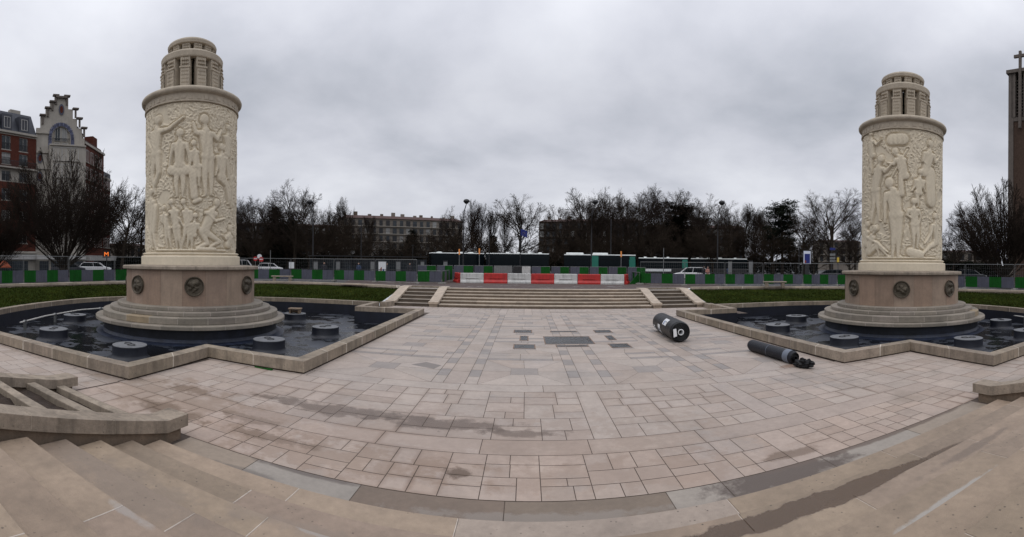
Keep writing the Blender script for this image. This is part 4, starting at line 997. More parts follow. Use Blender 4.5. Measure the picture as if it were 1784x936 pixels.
# low boards behind and on the barriers
def low_panel(px0, px1, d, pats, lab, ztop, h):
    a, b = Vector(at(px0, d)), Vector(at(px1, d)); v = b - a; k = (a + b) / 2
    t = fence_panel(v.length, h, h - .02, pats, lab, False); t.location = (k.x, k.y, ztop - h + rnd(-.02, .02)); t.rotation_euler = (rnd(-.03, .03), rnd(-.006, .006), math.atan2(v.y, v.x))
    return t
xs_ = [727, 761, 790, 826, 860, 894, 926, 960, 993, 1027, 1060, 1093, 1126]
pt = ['yn', 'yn', 'yn', 'yn', 'ff', 'kw', 'yn', 'yn', 'yn', 'yn', 'yn', 'yn']
for i in range(len(xs_) - 1):
    nm = {'ff': 'plain grey low board panel behind the barriers', 'kw': 'half black, half white low panel behind the barriers'}.get(pt[i], '%s low grey and green panel from the left, behind the barriers' % ORD[i])
    low_panel(xs_[i], xs_[i + 1] - .7, 38.6, pt[i], nm, 2.22 if i > 1 else 2.20, 1.36)

# red and white barriers
def barrier(L_, mat):
    t = thing('traffic_barrier', 'x', 'barrier', group='plastic barriers in a row at the top of the wide stairs'); n = 0
    pr = [(-.26, 0), (.26, 0), (.26, .14), (.15, .30), (.12, .78), (.09, .82), (-.09, .82), (-.12, .78), (-.15, .30), (-.26, .14)]
    mb = MB(); k = len(pr); X = [-L_ / 2, -L_ / 2 + .03, L_ / 2 - .03, L_ / 2]; S_ = [.93, 1, 1, .93]
    for x, s_ in zip(X, S_):
        for y, z in pr: mb.v.append((x, y * s_, z * s_ + (1 - s_) * .02))
    for i in range(3):
        for j in range(k): q = (j + 1) % k; mb.f.append((i * k + j, i * k + q, (i + 1) * k + q, (i + 1) * k + j)); mb.c.append((1, 1, 1))
    mb.f.append(tuple(range(k - 1, -1, -1))); mb.c.append((1, 1, 1)); mb.f.append(tuple(3 * k + j for j in range(k))); mb.c.append((1, 1, 1))
    mb.build('body', mat, t, bevel=.015)
    for s in (-1, 1):
        m = MB(); m.box(0, s * .165, .40, L_ * .55, .05, .045); m.build('rib', mat, t, bevel=.01)
        m = MB(); m.tube([(s * L_ * .32, 0, .80), (s * L_ * .32, 0, .85)], .05, 12); m.build('filler_cap', M['black'], t)
    return t
bx_ = [782, 802, 843, 884.4, 925.5, 965.8, 1006.5, 1046.6, 1087.7, 1108]
protos = {}
for i in range(9):
    nm = 'white' if i % 2 else 'red'; d = 36.2
    a, b = Vector(at(bx_[i], d)), Vector(at(bx_[i + 1], d)); 
    if i in (0, 8):
        c0_ = b if i == 0 else a; u = Vector((.36, -1 if i == 0 else 1)).normalized() * 1.86; a, b = (b - u, b) if i == 0 else (a, a + u)
    v = b - a; k = (a + b) / 2; lab = '%s plastic barrier, %s in the row counted from the left' % (nm, ORD[i])
    if nm not in protos: t = protos[nm] = barrier(1.84, M[nm])
    else: t = dup(protos[nm], (0, 0, 0), 0, lab)
    t['label'] = lab; t.location = (k.x, k.y + rnd(-.06, .06), .84); t.rotation_euler = (0, 0, math.atan2(v.y, v.x) + rnd(-.03, .03)); t.scale = ((v.length - .02) / 1.84, 1, 1)

# stone benches by the wall
def bench(p, a, label):
    t = thing('stone_bench', label, 'bench', (p[0], p[1], .84), a); mb = MB(); mb.box(0, 0, .40, 1.7, .45, .09); mb.build('seat', M['coping'], t, bevel=.02)
    for s in (-1, 1): mb = MB(); mb.box(s * .6, 0, 0, .24, .36, .40); mb.build('leg', M['coping'], t, bevel=.02)
bench(at(1350, 33.2), -.35, 'stone bench in front of the fence right of the stairs')
bench(at(492, 35.2), .5, 'low dark bench in front of the fence left of the stairs')

# ------------------------------------------------------------------ trees
def limb(mb, p, d, L_, r0, r1, rng, n=5, bend=.12, up=.08, sides=5):
    pts = [p.copy()]; rs = [r0]
    for i in range(n):
        d = (d + Vector((rng.gauss(0, bend), rng.gauss(0, bend), rng.gauss(0, bend * .6) + up))).normalized(); p = p + d * (L_ / n); pts.append(p.copy()); rs.append(r0 + (r1 - r0) * (i + 1) / n)
    mb.tube(pts, rs, sides, cap=False); return pts, rs, d
def side_dir(d, ang, rng):
    x = d.orthogonal().normalized(); x.rotate(Matrix.Rotation(rng.uniform(0, 2 * PI), 3, d)); return (d * math.cos(ang) + x * math.sin(ang)).normalized()
def tree_mesh(seed, kind):
    rng = random.Random(seed); tr = MB(); cr = MB(); tw = .0125
    ENV = {'plane': (Vector((0, 0, 9.2)), 5.3, 5.6), 'slim': (Vector((0, 0, 8.6)), 3.4, 7.3), 'bush': (Vector((0, 0, 4.9)), 4.6, 4.6), 'hornbeam': (Vector((0, 0, 3.2)), 6.6, 7.6)}.get(kind)
    def fit(p, d, L_):
        if not ENV: return L_
        c, rx, rz_ = ENV
        for _ in range(7):
            q = p + d * L_ - c; k = 1 + .10 * noise.noise(q.normalized() * 2.5 + Vector((seed, 0, 0)))
            if (q.x ** 2 + q.y ** 2) / (rx * k) ** 2 + (q.z / (rz_ * k)) ** 2 < 1: break
            L_ *= .82
        return L_
    def spray(p, d, L_, r_, depth, spec):
        L_ = fit(p, d, L_)
        if L_ < .12: return
        n_, ang, ratio, up, bend = spec[0]
        last = len(spec) == 1
        pts, rs, dd = limb(cr if r_ < .07 else tr, p, d, L_, r_, max(tw * .6, r_ * .45), rng, 4 if not last else 3, bend, up, 4 if r_ > .03 else 3)
        if last: return
        for i in range(n_):
            t = .25 + .75 * (i + rng.random() * .8) / n_; k = min(len(pts) - 2, int(t * (len(pts) - 1))); f = t * (len(pts) - 1) - k; f = min(f, 1); q = pts[k].lerp(pts[k + 1], f); base = (pts[k + 1] - pts[k]).normalized()
            if i == n_ - 1: q = pts[-1]; base = dd
            a = ang * rng.uniform(.6, 1.25) * (0.5 if i == n_ - 1 else 1)
            spray(q, side_dir(base, a, rng), L_ * ratio * rng.uniform(.75, 1.2) * (1.15 - .4 * t), max(tw, rs[min(k, len(rs) - 1)] * .55), depth + 1, spec[1:])
    Z = Vector((0, 0, 1))
    if kind == 'plane':                     # tall trunk, rounded crown, height 1 unit = 15 m
        pts, rs, dd = limb(tr, Vector((0, 0, 0)), Z, 8.0, .30, .17, rng, 7, .035, .02, 9)
        for i in range(16):
            t = .34 + .66 * i / 15; q = pts[0].lerp(pts[-1], 0) if 0 else pts[min(6, int(t * 7))].lerp(pts[min(7, int(t * 7) + 1)], t * 7 % 1)
            spray(q, side_dir(Z, R(rng.uniform(30, 68) * (1.25 - .8 * (t - .34))), rng), rng.uniform(4.6, 6.4) * (1.1 - .2 * (t - .4)), .085, 1, [(7, R(38), .50, .05, .11), (6, R(42), .52, .03, .14), (8, R(46), .60, .0, .17), (0, 0, 0, 0, .18)])
    elif kind == 'slim':
        pts, rs, dd = limb(tr, Vector((0, 0, 0)), Z, 9.5, .22, .10, rng, 7, .03, .02, 8)
        for i in range(13):
            t = .25 + .75 * i / 12; q = pts[min(6, int(t * 7))].lerp(pts[min(7, int(t * 7) + 1)], t * 7 % 1)
            spray(q, side_dir(Z, R(rng.uniform(14, 30)), rng), rng.uniform(4.0, 5.6), .08, 1, [(8, R(26), .5, .10, .08), (7, R(30), .52, .08, .1), (5, R(32), .62, .05, .12), (0, 0, 0, 0, .12)])
    elif kind == 'bush':                    # dense low twiggy crown from the ground
        pts, rs, dd = limb(tr, Vector((0, 0, 0)), Z, 4.0, .20, .12, rng, 5, .05, .02, 7)
        for i in range(15):
            t = .15 + .85 * i / 14; q = pts[min(4, int(t * 5))].lerp(pts[min(5, int(t * 5) + 1)], t * 5 % 1)
            spray(q, side_dir(Z, R(rng.uniform(20, 70)), rng), rng.uniform(3.4, 5.0), .07, 1, [(7, R(38), .5, .05, .12), (7, R(42), .52, .03, .14), (5, R(42), .6, .02, .15), (0, 0, 0, 0, .15)])
    elif kind == 'hornbeam':                # many upright stems fanning out from the ground
        limb(tr, Vector((0, 0, -.1)), Z, 1.1, .42, .34, rng, 3, .02, .02, 10)
        for i in range(46):
            ang = R(3 + 64 * math.sqrt((i + .5) / 46)); az = i * 2.399 + rng.uniform(-.3, .3); d = Vector((math.sin(ang) * math.cos(az), math.sin(ang) * math.sin(az), math.cos(ang)))
            L_ = rng.uniform(.84, 1.06) * (9.8 - 2.6 * (ang / R(60)) ** 2); r_ = .085 - .035 * ang
            pts, rs, dd = limb(tr, Vector((d.x * .2, d.y * .2, .55 + rng.random() * .7)), d, L_, r_, .022, rng, 9, .045, .065 * (ang / R(45)), 5)
            for j in range(13):
                t = .18 + .8 * j / 12; k = min(8, int(t * 9)); q = pts[k].lerp(pts[k + 1], t * 9 - k); b = (pts[k + 1] - pts[k]).normalized()
                spray(q, side_dir(b, R(rng.uniform(18, 40)), rng), rng.uniform(1.6, 2.9) * (1.25 - .7 * t), .017, 1, [(6, R(24), .48, .09, .09), (4, R(30), .62, .05, .1), (0, 0, 0, 0, .12)])
    elif kind in ('cedar', 'conifer'):
        Hh = 12.0; pts, rs, dd = limb(tr, Vector((0, 0, 0)), Z, Hh, .32, .06, rng, 8, .02, .02, 8)
        lay = 9 if kind == 'cedar' else 16
        for k in range(lay):
            zc = (4.2 + (Hh - 4.2) * k / (lay - 1)) if kind == 'cedar' else 1.2 + (Hh - 1.0) * k / (lay - 1)
            rad = (4.6 * (1 - .5 * abs(k / lay - .55)) * rng.uniform(.75, 1.1)) if kind == 'cedar' else 3.3 * (1 - k / (lay + .5)) ** .8 + .25
            nb = 11 if kind == 'cedar' else 11
            for i in range(nb):
                az = rng.uniform(0, 2 * PI); l = rad * rng.uniform(.55, 1.1); d = Vector((math.cos(az), math.sin(az), .12 if kind == 'cedar' else -.1))
                zc_ = zc + rng.gauss(0, .25); bp, _, _ = limb(tr, Vector((0, 0, zc_)), d, l, .05, .015, rng, 4, .06, .01, 4)
                for q in range(int(120 * l / 3)):
                    t = rng.uniform(.2, 1.0); f = t * 4; kk = min(3, int(f)); c = bp[kk].lerp(bp[kk + 1], f - kk) + Vector((rng.gauss(0, .42), rng.gauss(0, .42), rng.gauss(0, .17 if kind == 'cedar' else .28)))
                    u = Vector((rng.gauss(0, 1), rng.gauss(0, 1), rng.gauss(0, .5))).normalized() * rng.uniform(.12, .24); v_ = u.orthogonal().normalized() * rng.uniform(.05, .10); s_ = rng.uniform(.6, 1.5)
                    cr.poly([c - u, c + v_, c + u, c - v_], (s_, s_, s_))
    return tr, cr
TREES = {}
def tree_proto(key, kind, seed, crown_mat):
    tr, cr = tree_mesh(seed, kind)
    TREES[key] = (tr.mesh('trunk', M['bark'], smooth=True), cr.mesh('crown', M[crown_mat]))
for i in range(4): tree_proto('plane%d' % i, 'plane', 40 + i, 'twig')
for i in range(2): tree_proto('slim%d' % i, 'slim', 60 + i, 'twig')
for i in range(2): tree_proto('bush%d' % i, 'bush', 70 + i, 'twig_brown')
tree_proto('hornbeam0', 'hornbeam', 80, 'twig'); tree_proto('cedar0', 'cedar', 90, 'ever'); tree_proto('conifer0', 'conifer', 91, 'ever')
HGT = {'plane': 14.2, 'slim': 15.5, 'bush': 9.0, 'hornbeam': 10.4, 'cedar': 12.4, 'conifer': 12.6}
def tree(key, px, d, top, label, cat='tree', group=None, wide=1.0, base=.6, rz=None, name=None):
    kind = key[:-1]; top = top - (4 if kind in ('plane', 'slim') else 0); wide = wide * (1.12 if kind == 'plane' else 1); p = at(px, d); H_ = zz(px, top, d) - base; s = H_ / HGT[kind]
    nm = name or {'plane': 'plane_tree', 'slim': 'slender_tree', 'bush': 'twiggy_tree', 'hornbeam': 'hornbeam_tree', 'cedar': 'cedar_tree', 'conifer': 'evergreen_tree'}[kind]
    t = thing(nm, label, cat, (p[0], p[1], base), rnd(0, 6.28) if rz is None else rz, group); t.scale = (s * wide, s * wide, s)
    for mn, me in zip(('trunk', 'crown'), TREES[key]):
        o = bpy.data.objects.new(mn, me); COL.objects.link(o); o.parent = t
    return t
random.seed(77)
tree('hornbeam0', 112, 44, 262, 'big dark bare tree with fanning upright branches in front of the gabled house', wide=1.0, base=.75, rz=.4)
tree('hornbeam0', 1752, 44, 317, 'dark bare tree with fanning upright branches in front of the brick church tower', wide=1.0, base=.75, rz=2.0)
tree('hornbeam0', -10, 47, 345, 'dark bare bushy tree cut by the left edge of the picture', wide=1.0, base=.75, rz=4.0)
G1 = 'bare winter trees across the street'
spec = [('plane0', 212, 72, 326, 1.0, 'bare tree just left of the left column, behind the big dark tree'), ('plane2', 245, 95, 345, .9, 'bare tree half hidden by the left edge of the left column'),
 ('slim1', 190, 100, 350, .9, 'small bare tree behind the big dark tree, by the brick house'),
 ('plane1', 446, 92, 341, .95, 'rounded bare tree just right of the left column'), ('plane3', 512, 84, 321, .92, 'tallest bare tree between the left column and the long apartment block'),
 ('plane2', 415, 100, 352, .8, 'bare tree touching the right edge of the left column'),
 ('slim0', 603, 100, 345, .9, 'slender bare tree with upright twigs left of the long apartment roof'), ('slim1', 575, 110, 362, 1.0, 'lower slender bare tree left of the long apartment roof'),
 ('slim0', 820, 88, 348, .9, 'bare tree with upright twigs beside the lamp at the end of the left apartment block'), ('slim1', 853, 96, 361, .8, 'narrow bare tree right of the lamp at the middle'),
 ('plane0', 903, 92, 342, 1.05, 'broad forked bare tree behind the blue flag, in the gap between the apartment blocks'),
 ('slim1', 880, 105, 360, .6, 'thin bare tree just left of the broad forked one'),
 ('plane1', 1017, 90, 331, .9, 'tall bare tree above the left end of the right apartment block'), ('plane3', 1062, 97, 334, .75, 'bare tree right behind the white rooftop of the middle bus'),
 ('plane2', 1112, 88, 330, .95, 'bare tree above the green front of the middle bus'), ('plane0', 1156, 96, 326, .95, 'high bare tree right of the middle bus'),
 ('plane3', 1228, 90, 345, .9, 'bare tree just left of the tall lamp on the right'), ('slim0', 1295, 92, 355, 1.05, 'bare tree with upright twigs right of the tall lamp on the right'),
 ('slim1', 1330, 100, 362, .9, 'bare tree left of the flat-topped cedar'), ('plane1', 1448, 70, 327, 1.12, 'large spreading bare tree just left of the right column'),
 ('plane1', 470, 98, 350, .9, 'bare tree between the first evergreen and the left column'), ('plane2', 548, 94, 352, .9, 'bare tree right behind the first round street lamp'), ('slim1', 640, 120, 372, .9, 'bare treetop against the left end of the beige block roof'),
 ('plane0', 982, 99, 356, .8, 'bare tree before the left end of the brown apartment block'), ('plane2', 1040, 104, 343, .85, 'bare tree right of the lamp above the middle bus'), ('plane1', 1088, 98, 340, .85, 'bare tree right above the jade green bus front'), ('slim0', 1135, 96, 336, .95, 'slender bare tree right above the gap between the two jade fronts'),
 ('plane3', 1190, 100, 342, .9, 'bare tree behind the dark evergreen left of the tall right lamp'), ('plane0', 1266, 98, 352, .9, 'bare tree just right of the tall right lamp'), ('slim1', 1315, 94, 357, .9, 'second slender bare tree left of the flat-topped cedar'), ('plane2', 1345, 100, 362, .9, 'bare tree behind the left edge of the flat-topped cedar'),
 ('plane1', 1400, 96, 366, .9, 'bare tree behind the lit poster column'), ('plane3', 792, 102, 366, .7, 'bare tree at the right end of the beige block roof'), ('slim0', 838, 92, 356, .8, 'slender bare tree between the middle lamp and the flag'),
 ('plane2', 1490, 105, 380, 1.0, 'low bare tree half hidden by the right column'), ('plane3', 1660, 75, 400, .9, 'small bare tree just right of the right column'), ('plane0', 1700, 95, 350, .9, 'bare tree between the right column and the church tower')]
for k, px, d, top, wd, lab in spec: tree(k, px, d, top, lab, group=G1, wide=wd)
for k, px, d, top, wd, lab in (('conifer0', 480, 92, 362, 1.3, 'dark evergreen tree below the tallest bare tree on the left'), ('conifer0', 507, 96, 372, 1.2, 'second dark evergreen tree below the tallest bare tree on the left'), ('conifer0', 718, 95, 402, 1.3, 'dark pointed evergreen in front of the long apartment block'),
   ('cedar0', 1182, 96, 358, 1.0, 'dark evergreen tree left of the tall lamp on the right'), ('cedar0', 1363, 86, 356, .95, 'flat-topped dark cedar between the bare trees on the right'), ('conifer0', 860, 104, 412, 1.2, 'small dark evergreen right of the middle lamp'),
   ('conifer0', 430, 99, 408, 1.3, 'dark evergreen low beside the left column'), ('cedar0', 1215, 104, 380, .9, 'dark low evergreen behind the tall lamp on the right')):
    tree(k, px, d, top, lab, wide=wd)
B1 = 'low brown twiggy trees in front of the far buildings'
W_ = ['just right of the left column', 'under the dark evergreens left', 'below the tallest left tree', 'right of the first round lamp', 'under the slender upright crowns', 'at the left end of the beige block', 'before the first beige balconies', 'before the left part of the beige block', 'left of the pointed evergreen', 'right of the pointed evergreen', 'before the right part of the beige block', 'left of the middle round lamp', 'right of the middle round lamp', 'left of the forked tree and flag', 'in the gap right of the flag', 'at the left end of the brown block', 'before the brown block, left part', 'below the third round lamp', 'behind the roof fairings of the bus', 'above the jade bus front',
 'right of the jade bus front', 'above the third bus, left', 'under the dark evergreen by the lamp', 'left of the right-hand round lamp', 'beside the right-hand round lamp', 'right of the right-hand round lamp', 'under the upright crowns at right', 'left of the flat-topped cedar', 'right of the flat-topped cedar', 'behind the lit poster column', 'left of the left column, nearer it', 'between brick house and left column', 'hidden beside the right column', 'just right of the right column', 'left of the church tower']
BL_ = ['low brown twiggy tree ' + q for q in W_]
bush = [(440, 392), (470, 388), (500, 384), (538, 388), (566, 376), (592, 380), (622, 392), (652, 404), (690, 408), (742, 402), (776, 394), (800, 386), (832, 400), (874, 404), (924, 418), (956, 414), (986, 404), (1008, 392), (1042, 398), (1076, 388), (1104, 394), (1134, 380), (1168, 376), (1204, 388), (1242, 382), (1272, 392), (1314, 384), (1348, 390), (1386, 396), (1418, 408), (225, 398), (200, 402), (1480, 408), (1660, 418), (1722, 412)]
for i, (px, top) in enumerate(bush):
    tree('bush%d' % (i % 2), px, [84, 97, 90][i % 3], top - 2, BL_[i], group=B1, wide=1.15)
# dense shrubbery closing the view below the crowns
def shrub_mass(name, px0, px1, d, z1, n, label, mat='ever'):
    rng = random.Random(px0); mb = MB()
    for _ in range(n):
        px = rng.uniform(px0, px1); dd = d + rng.uniform(-1.5, 3); x, y = at(px, dd); zmax = z1 * (.75 + .35 * noise.noise(Vector((px * .03, 3, 0))) + .15 * noise.noise(Vector((px * .15, 1, 0)))); z = .6 + zmax * rng.random() ** .8
        u = Vector((rng.gauss(0, 1), rng.gauss(0, 1), rng.gauss(0, 1))).normalized() * rng.uniform(.15, .34); v_ = u.orthogonal().normalized() * rng.uniform(.08, .2); c = Vector((x, y, z)); s_ = rng.uniform(.5, 1.6)
        mb.poly([c - u, c + v_, c + u, c - v_], (s_ * 1.1, s_, s_))
    tag(mb.build(name, M[mat]), label, 'shrubs', kind='stuff')
shrub_mass('undergrowth', 405, 720, 104, 4.4, 20000, 'dark mass of shrubs and twigs under the trees left of centre')
shrub_mass('undergrowth', 720, 1110, 108, 4.2, 20000, 'dark mass of shrubs and twigs under the trees behind the buses')
shrub_mass('undergrowth', 1110, 1425, 104, 4.8, 22000, 'dark mass of shrubs and twigs under the trees right of centre')
shrub_mass('undergrowth', 1640, 1830, 82, 3.4, 11000, 'dark shrubs behind the fence right of the right column')
shrub_mass('undergrowth', 195, 262, 84, 3.0, 5000, 'dark shrubs behind the fence left of the left column')

# ------------------------------------------------------------------ buildings
def place(t, p, q):
    """local x runs from p to q, local y away from the viewer"""
    t.location = (p[0], p[1], .6); t.rotation_euler = (0, 0, math.atan2(q[1] - p[1], q[0] - p[0])); return math.hypot(q[0] - p[0], q[1] - p[1])
def window(t, x, z, w_, h, y=0.0, split=2, shut=0.0, rail_=False, sill=True, fm='frame'):
    mb = MB(); f = .07
    for sx in (-1, 1): mb.box(x + sx * (w_ / 2 - f / 2), y - .01, z, f, .10, h)
    for zz_ in (z, z + h - f): mb.box(x, y - .012, zz_, w_ - 2 * f, .09, f)
    for k in range(1, split): mb.box(x - w_ / 2 + w_ * k / split, y - .005, z + f, .05, .07, h - 2 * f)
    o = mb.build('window', M[fm], t); mb = MB(); mb.box(x, y + .05, z + f, w_ - 2 * f, .03, h - 2 * f); mb.build('pane', M['glass' if random.random() > shut else 'curtain'], o)
    if sill: mb = MB(); mb.box(x, y - .08, z - .1, w_ + .2, .22, .1); mb.build('sill', M['cream'], o)
    if rail_:
        mb = MB(); mb.box(x, y - .16, z + .95, w_ + .1, .04, .05); mb.box(x, y - .16, z + .08, w_ + .1, .04, .04)
        for k in np.arange(-w_ / 2, w_ / 2 + .01, .13): mb.box(x + k, y - .16, z + .08, .025, .025, .9)
        mb.build('railing', M['iron'], o)
    return o
def wall_with_holes(xa, xb, za, zb, holes, y, t_, mb, c=(1, 1, 1)):
    """wall slab in the local plane y with rectangular openings"""
    xs = sorted({xa, xb, *[h[0] for h in holes], *[h[1] for h in holes]}); zs = sorted({za, zb, *[h[2] for h in holes], *[h[3] for h in holes]})
    for i in range(len(xs) - 1):
        for j in range(len(zs) - 1):
            cx_, cz_ = (xs[i] + xs[i + 1]) / 2, (zs[j] + zs[j + 1]) / 2
            if cx_ < xa or cx_ > xb or cz_ < za or cz_ > zb or any(h[0] < cx_ < h[1] and h[2] < cz_ < h[3] for h in holes): continue
            mb.box(cx_, y + t_ / 2, zs[j], xs[i + 1] - xs[i], t_, zs[j + 1] - zs[j], c=c)
random.seed(15)
D1 = 70.0
# red brick house with slate roof, far left
t = thing('apartment_house', 'red brick and cream apartment house with slate mansard at the left edge', 'apartment house')
p, q = at(-95, 62.0), at(62, 69.0); W = place(t, p, q)
def ZL(y): return zz(30, y, 67) - .6
def XL(px):
    a = (px - X0) / F; s, c = math.sin(a), math.cos(a); dx_, dy_ = q[0] - p[0], q[1] - p[1]; k = (p[0] * c - p[1] * s) / (dy_ * s - dx_ * c); return k * W
zr, ze, zt = ZL(296), ZL(233), ZL(206)
cols_ = [XL(v) for v in (-72, -40, -14, 10, 40)]
rows = [(ZL(424), ZL(408), 'cream'), (ZL(384), ZL(367), 'brick'), (ZL(350), ZL(330), 'brick'), (ZL(317), ZL(299), 'cream'), (ZL(288), ZL(268), 'brick'), (ZL(263), ZL(239), 'brick')]
bands = [(0, ZL(440), 'cream'), (ZL(440), ZL(318), 'brick'), (ZL(318), ZL(294), 'cream'), (ZL(294), ZL(237), 'brick'), (ZL(237), ZL(232), 'cream')]
holes = [(x - .75, x + .75, a, b) for x in cols_ for a, b, _ in rows]
for za, zb, m_n in bands:
    mb = MB(); wall_with_holes(0, W, za, zb, [h for h in holes if h[3] > za and h[2] < zb], 0, .5, mb); mb.build('facade_band', M[m_n], t)
for x in cols_:
    for a, b, _ in rows: window(t, x, a, 1.5, b - a, .18, 2, .35, True)
mb = MB(); mb.box(W / 2, 5, 0, W - .1, 9, ze - .1); mb.build('wall', M['brick'], t)
for zc in (ZL(440), ZL(294), ze): mb = MB(); mb.box(W / 2, -.12, zc - .12, W, .5, .3); mb.build('cornice', M['cream'], t)
mb = MB(); mb.box(W / 2, -.45, ZL(296), W - .6, .9, .16); mb.build('balcony', M['cream'], t); mb = MB(); mb.box(W / 2, -.86, ZL(296) + 1.05, W - .6, .05, .06)
for k in np.arange(.4, W - .3, .16): mb.box(k, -.86, ZL(296) + .16, .03, .03, .9)
mb.build('balcony_railing', M['iron'], t)
mb = MB(); mb.v = [(0, -.1, ze + .15), (W, -.1, ze + .15), (W, 1.5, zt + 1.2), (0, 1.5, zt + 1.2), (0, 9.5, ze + .15), (W, 9.5, ze + .15), (W, 8, zt + 1.2), (0, 8, zt + 1.2)]; mb.f = [(0, 1, 2, 3), (3, 2, 6, 7), (5, 4, 7, 6), (4, 0, 3, 7), (1, 5, 6, 2)]; mb.c = [(1, 1, 1)] * 5; mb.build('mansard_roof', M['slate'], t)
for x in cols_:
    mb = MB(); mb.box(x, .55, ze + .2, 1.7, 1.5, 2.35); o = mb.build('dormer', M['slate'], t); window(t, x, ze + .55, 1.05, 1.6, -.22, 2, .9, False, False)
for x in (W * .25, W * .9): mb = MB(); mb.box(x, 4, zt + 1.1, 1.8, .8, 1.4); mb.build('chimney', M['cream'], t)
# ground floor shops
mb = MB(); mb.box(W / 2, -.35, ZL(452), W, .7, .7); mb.build('shop_fascia', M['frame'], t)
for k, px in enumerate((-60, -30, 4, 30)): mb = MB(); mb.box(XL(px), -.55, 0, 3.0, .15, ZL(455)); mb.build('shop_window', M['glass'], t)
mb = MB(); mb.prism([(XL(-12), -2.2), (XL(6), -2.2), (XL(6), -.55), (XL(-12), -.55)], [ZL(466), ZL(466), ZL(455), ZL(455)], [ZL(466) + .1, ZL(466) + .1, ZL(455) + .1, ZL(455) + .1]); mb.build('awning', M['orange'], t)

# cream house with stepped gable
t = thing('gabled_house', 'cream rendered house with a tall stepped gable and large arched window', 'house')
p, q = at(62, 69.2), at(146, 70.5); W = place(t, p, q)
def ZG(y): return zz(104, y, 70) - .6
def XG(px):
    a = (px - X0) / F; s, c = math.sin(a), math.cos(a); dx_, dy_ = q[0] - p[0], q[1] - p[1]; return W * (p[0] * c - p[1] * s) / (dy_ * s - dx_ * c)
gc = XG(105.5)
steps = [(69, 205), (78, 192), (86, 181), (94, 170), (117, 170), (126, 191), (133, 207), (141, 223)]
out = [(XG(62.2), 0), (XG(146), 0), (XG(146), ZG(240)), (XG(141.5), ZG(240)), (XG(141.5), ZG(223)), (XG(133), ZG(223)), (XG(133), ZG(207)), (XG(125.5), ZG(207)), (XG(125.5), ZG(191)), (XG(117.5), ZG(191)), (XG(117.5), ZG(170)), (XG(94), ZG(170)), (XG(94), ZG(181)), (XG(86), ZG(181)), (XG(86), ZG(193)), (XG(78.5), ZG(193)), (XG(78.5), ZG(206)), (XG(69.5), ZG(206)), (XG(69.5), ZG(226)), (XG(62.2), ZG(226))]
mb = MB()
ar_c = (gc, ZG(242)); arr = XG(121) - gc
hz0, hz1 = ZG(262), ZG(242)
# gable wall around the arched opening
arc = [(ar_c[0] + arr * math.cos(a), ar_c[1] + arr * 1.25 * math.sin(a)) for a in np.linspace(PI, 0, 15)]
lo = [(x, z) for x, z in out if z < hz0]; 
mb.wall(Matrix.Identity(4), [(XG(62.2), 0), (XG(146), 0), (XG(146), hz0), (XG(62.2), hz0)], .5)
mb.wall(Matrix.Identity(4), [(gc + arr, hz0), (XG(146), hz0)] + out[2:11] + [(gc, ZG(170)), (gc, arc[7][1])] + arc[8:], .5)
mb.wall(Matrix.Identity(4), [(XG(62.2), hz0), (gc - arr, hz0)] + arc[:8] + [(gc, ZG(170))] + out[11:], .5)
mb.build('gable_wall', M['cream'], t)
mb = MB(); mb.box(W / 2, 6.5, 0, W - .1, 12, ZG(232)); mb.build('wall', M['cream'], t)
mb = MB(); rp = [(0.05, ZG(232)), (W - .05, ZG(232)), (gc, ZG(180))]; mb.v = []; mb.f = []; mb.c = []; mb.wall(Matrix.Translation((0, .5, 0)), rp, 11.5); mb.build('roof', M['slate'], t)
mb = MB(); k = 19
for i, a in enumerate(np.linspace(PI, 0, k)):         # mosaic voussoirs round the arch
    c_ = (ar_c[0] + (arr + .35) * math.cos(a), ar_c[1] + (arr * 1.25 + .35) * math.sin(a)); mb.box(c_[0], -.06, c_[1] - .26, .44, .14, .52, 0, (1.0, 1.0, 1.2) if i % 2 else (2.2, 2.2, 2.3))
for s in (-1, 1):
    for z in np.arange(hz0, hz1, .5): mb.box(ar_c[0] + s * (arr + .35), -.06, z, .5, .14, .47, 0, (1, 1, 1.2) if int(z * 2) % 2 else (2.2, 2.2, 2.3))
mb.build('mosaic_arch', M['mosaic'], t)
mb = MB(); mb.box(gc, .35, hz0, 2 * arr, .1, arc[7][1] - hz0); mb.build('arch_backing', M['cream'], t)
for x, z, w_, h, n in ((gc - arr * .38, ZG(247), arr * .62, 3.0, 2), (gc + arr * .38, ZG(247), arr * .62, 3.0, 2), (gc - arr * .45, ZG(261), arr * .6, 1.0, 2), (gc + arr * .45, ZG(261), arr * .6, 1.0, 2)):
    window(t, x, z, w_, h, .22, n, .2, False, False)
mb = MB(); mb.box(gc, .02, ZG(243), 2 * arr - .1, .06, .08)
for k in np.arange(gc - arr + .1, gc + arr - .05, .18): mb.box(k, .02, ZG(248), .035, .03, ZG(243) - ZG(248))
mb.build('arch_balcony', M['iron'], t)
for px, y in steps:                                 # dark-capped steps and hanging brackets
    mb = MB(); x = XG(px + (4 if px not in (94, 117) else (2 if px == 94 else -2))); mb.box(x, -.06, ZG(y) - .03, .95, .75, .22); mb.box(x, -.10, ZG(y) - 1.3, .28, .24, 1.25); mb.build('gable_cap', M['darkstone'], t)
mb = MB(); mb.box(XG(105.5), -.08, ZG(173.5), XG(115) - XG(96), .7, .28); mb.build('gable_cap', M['darkstone'], t)
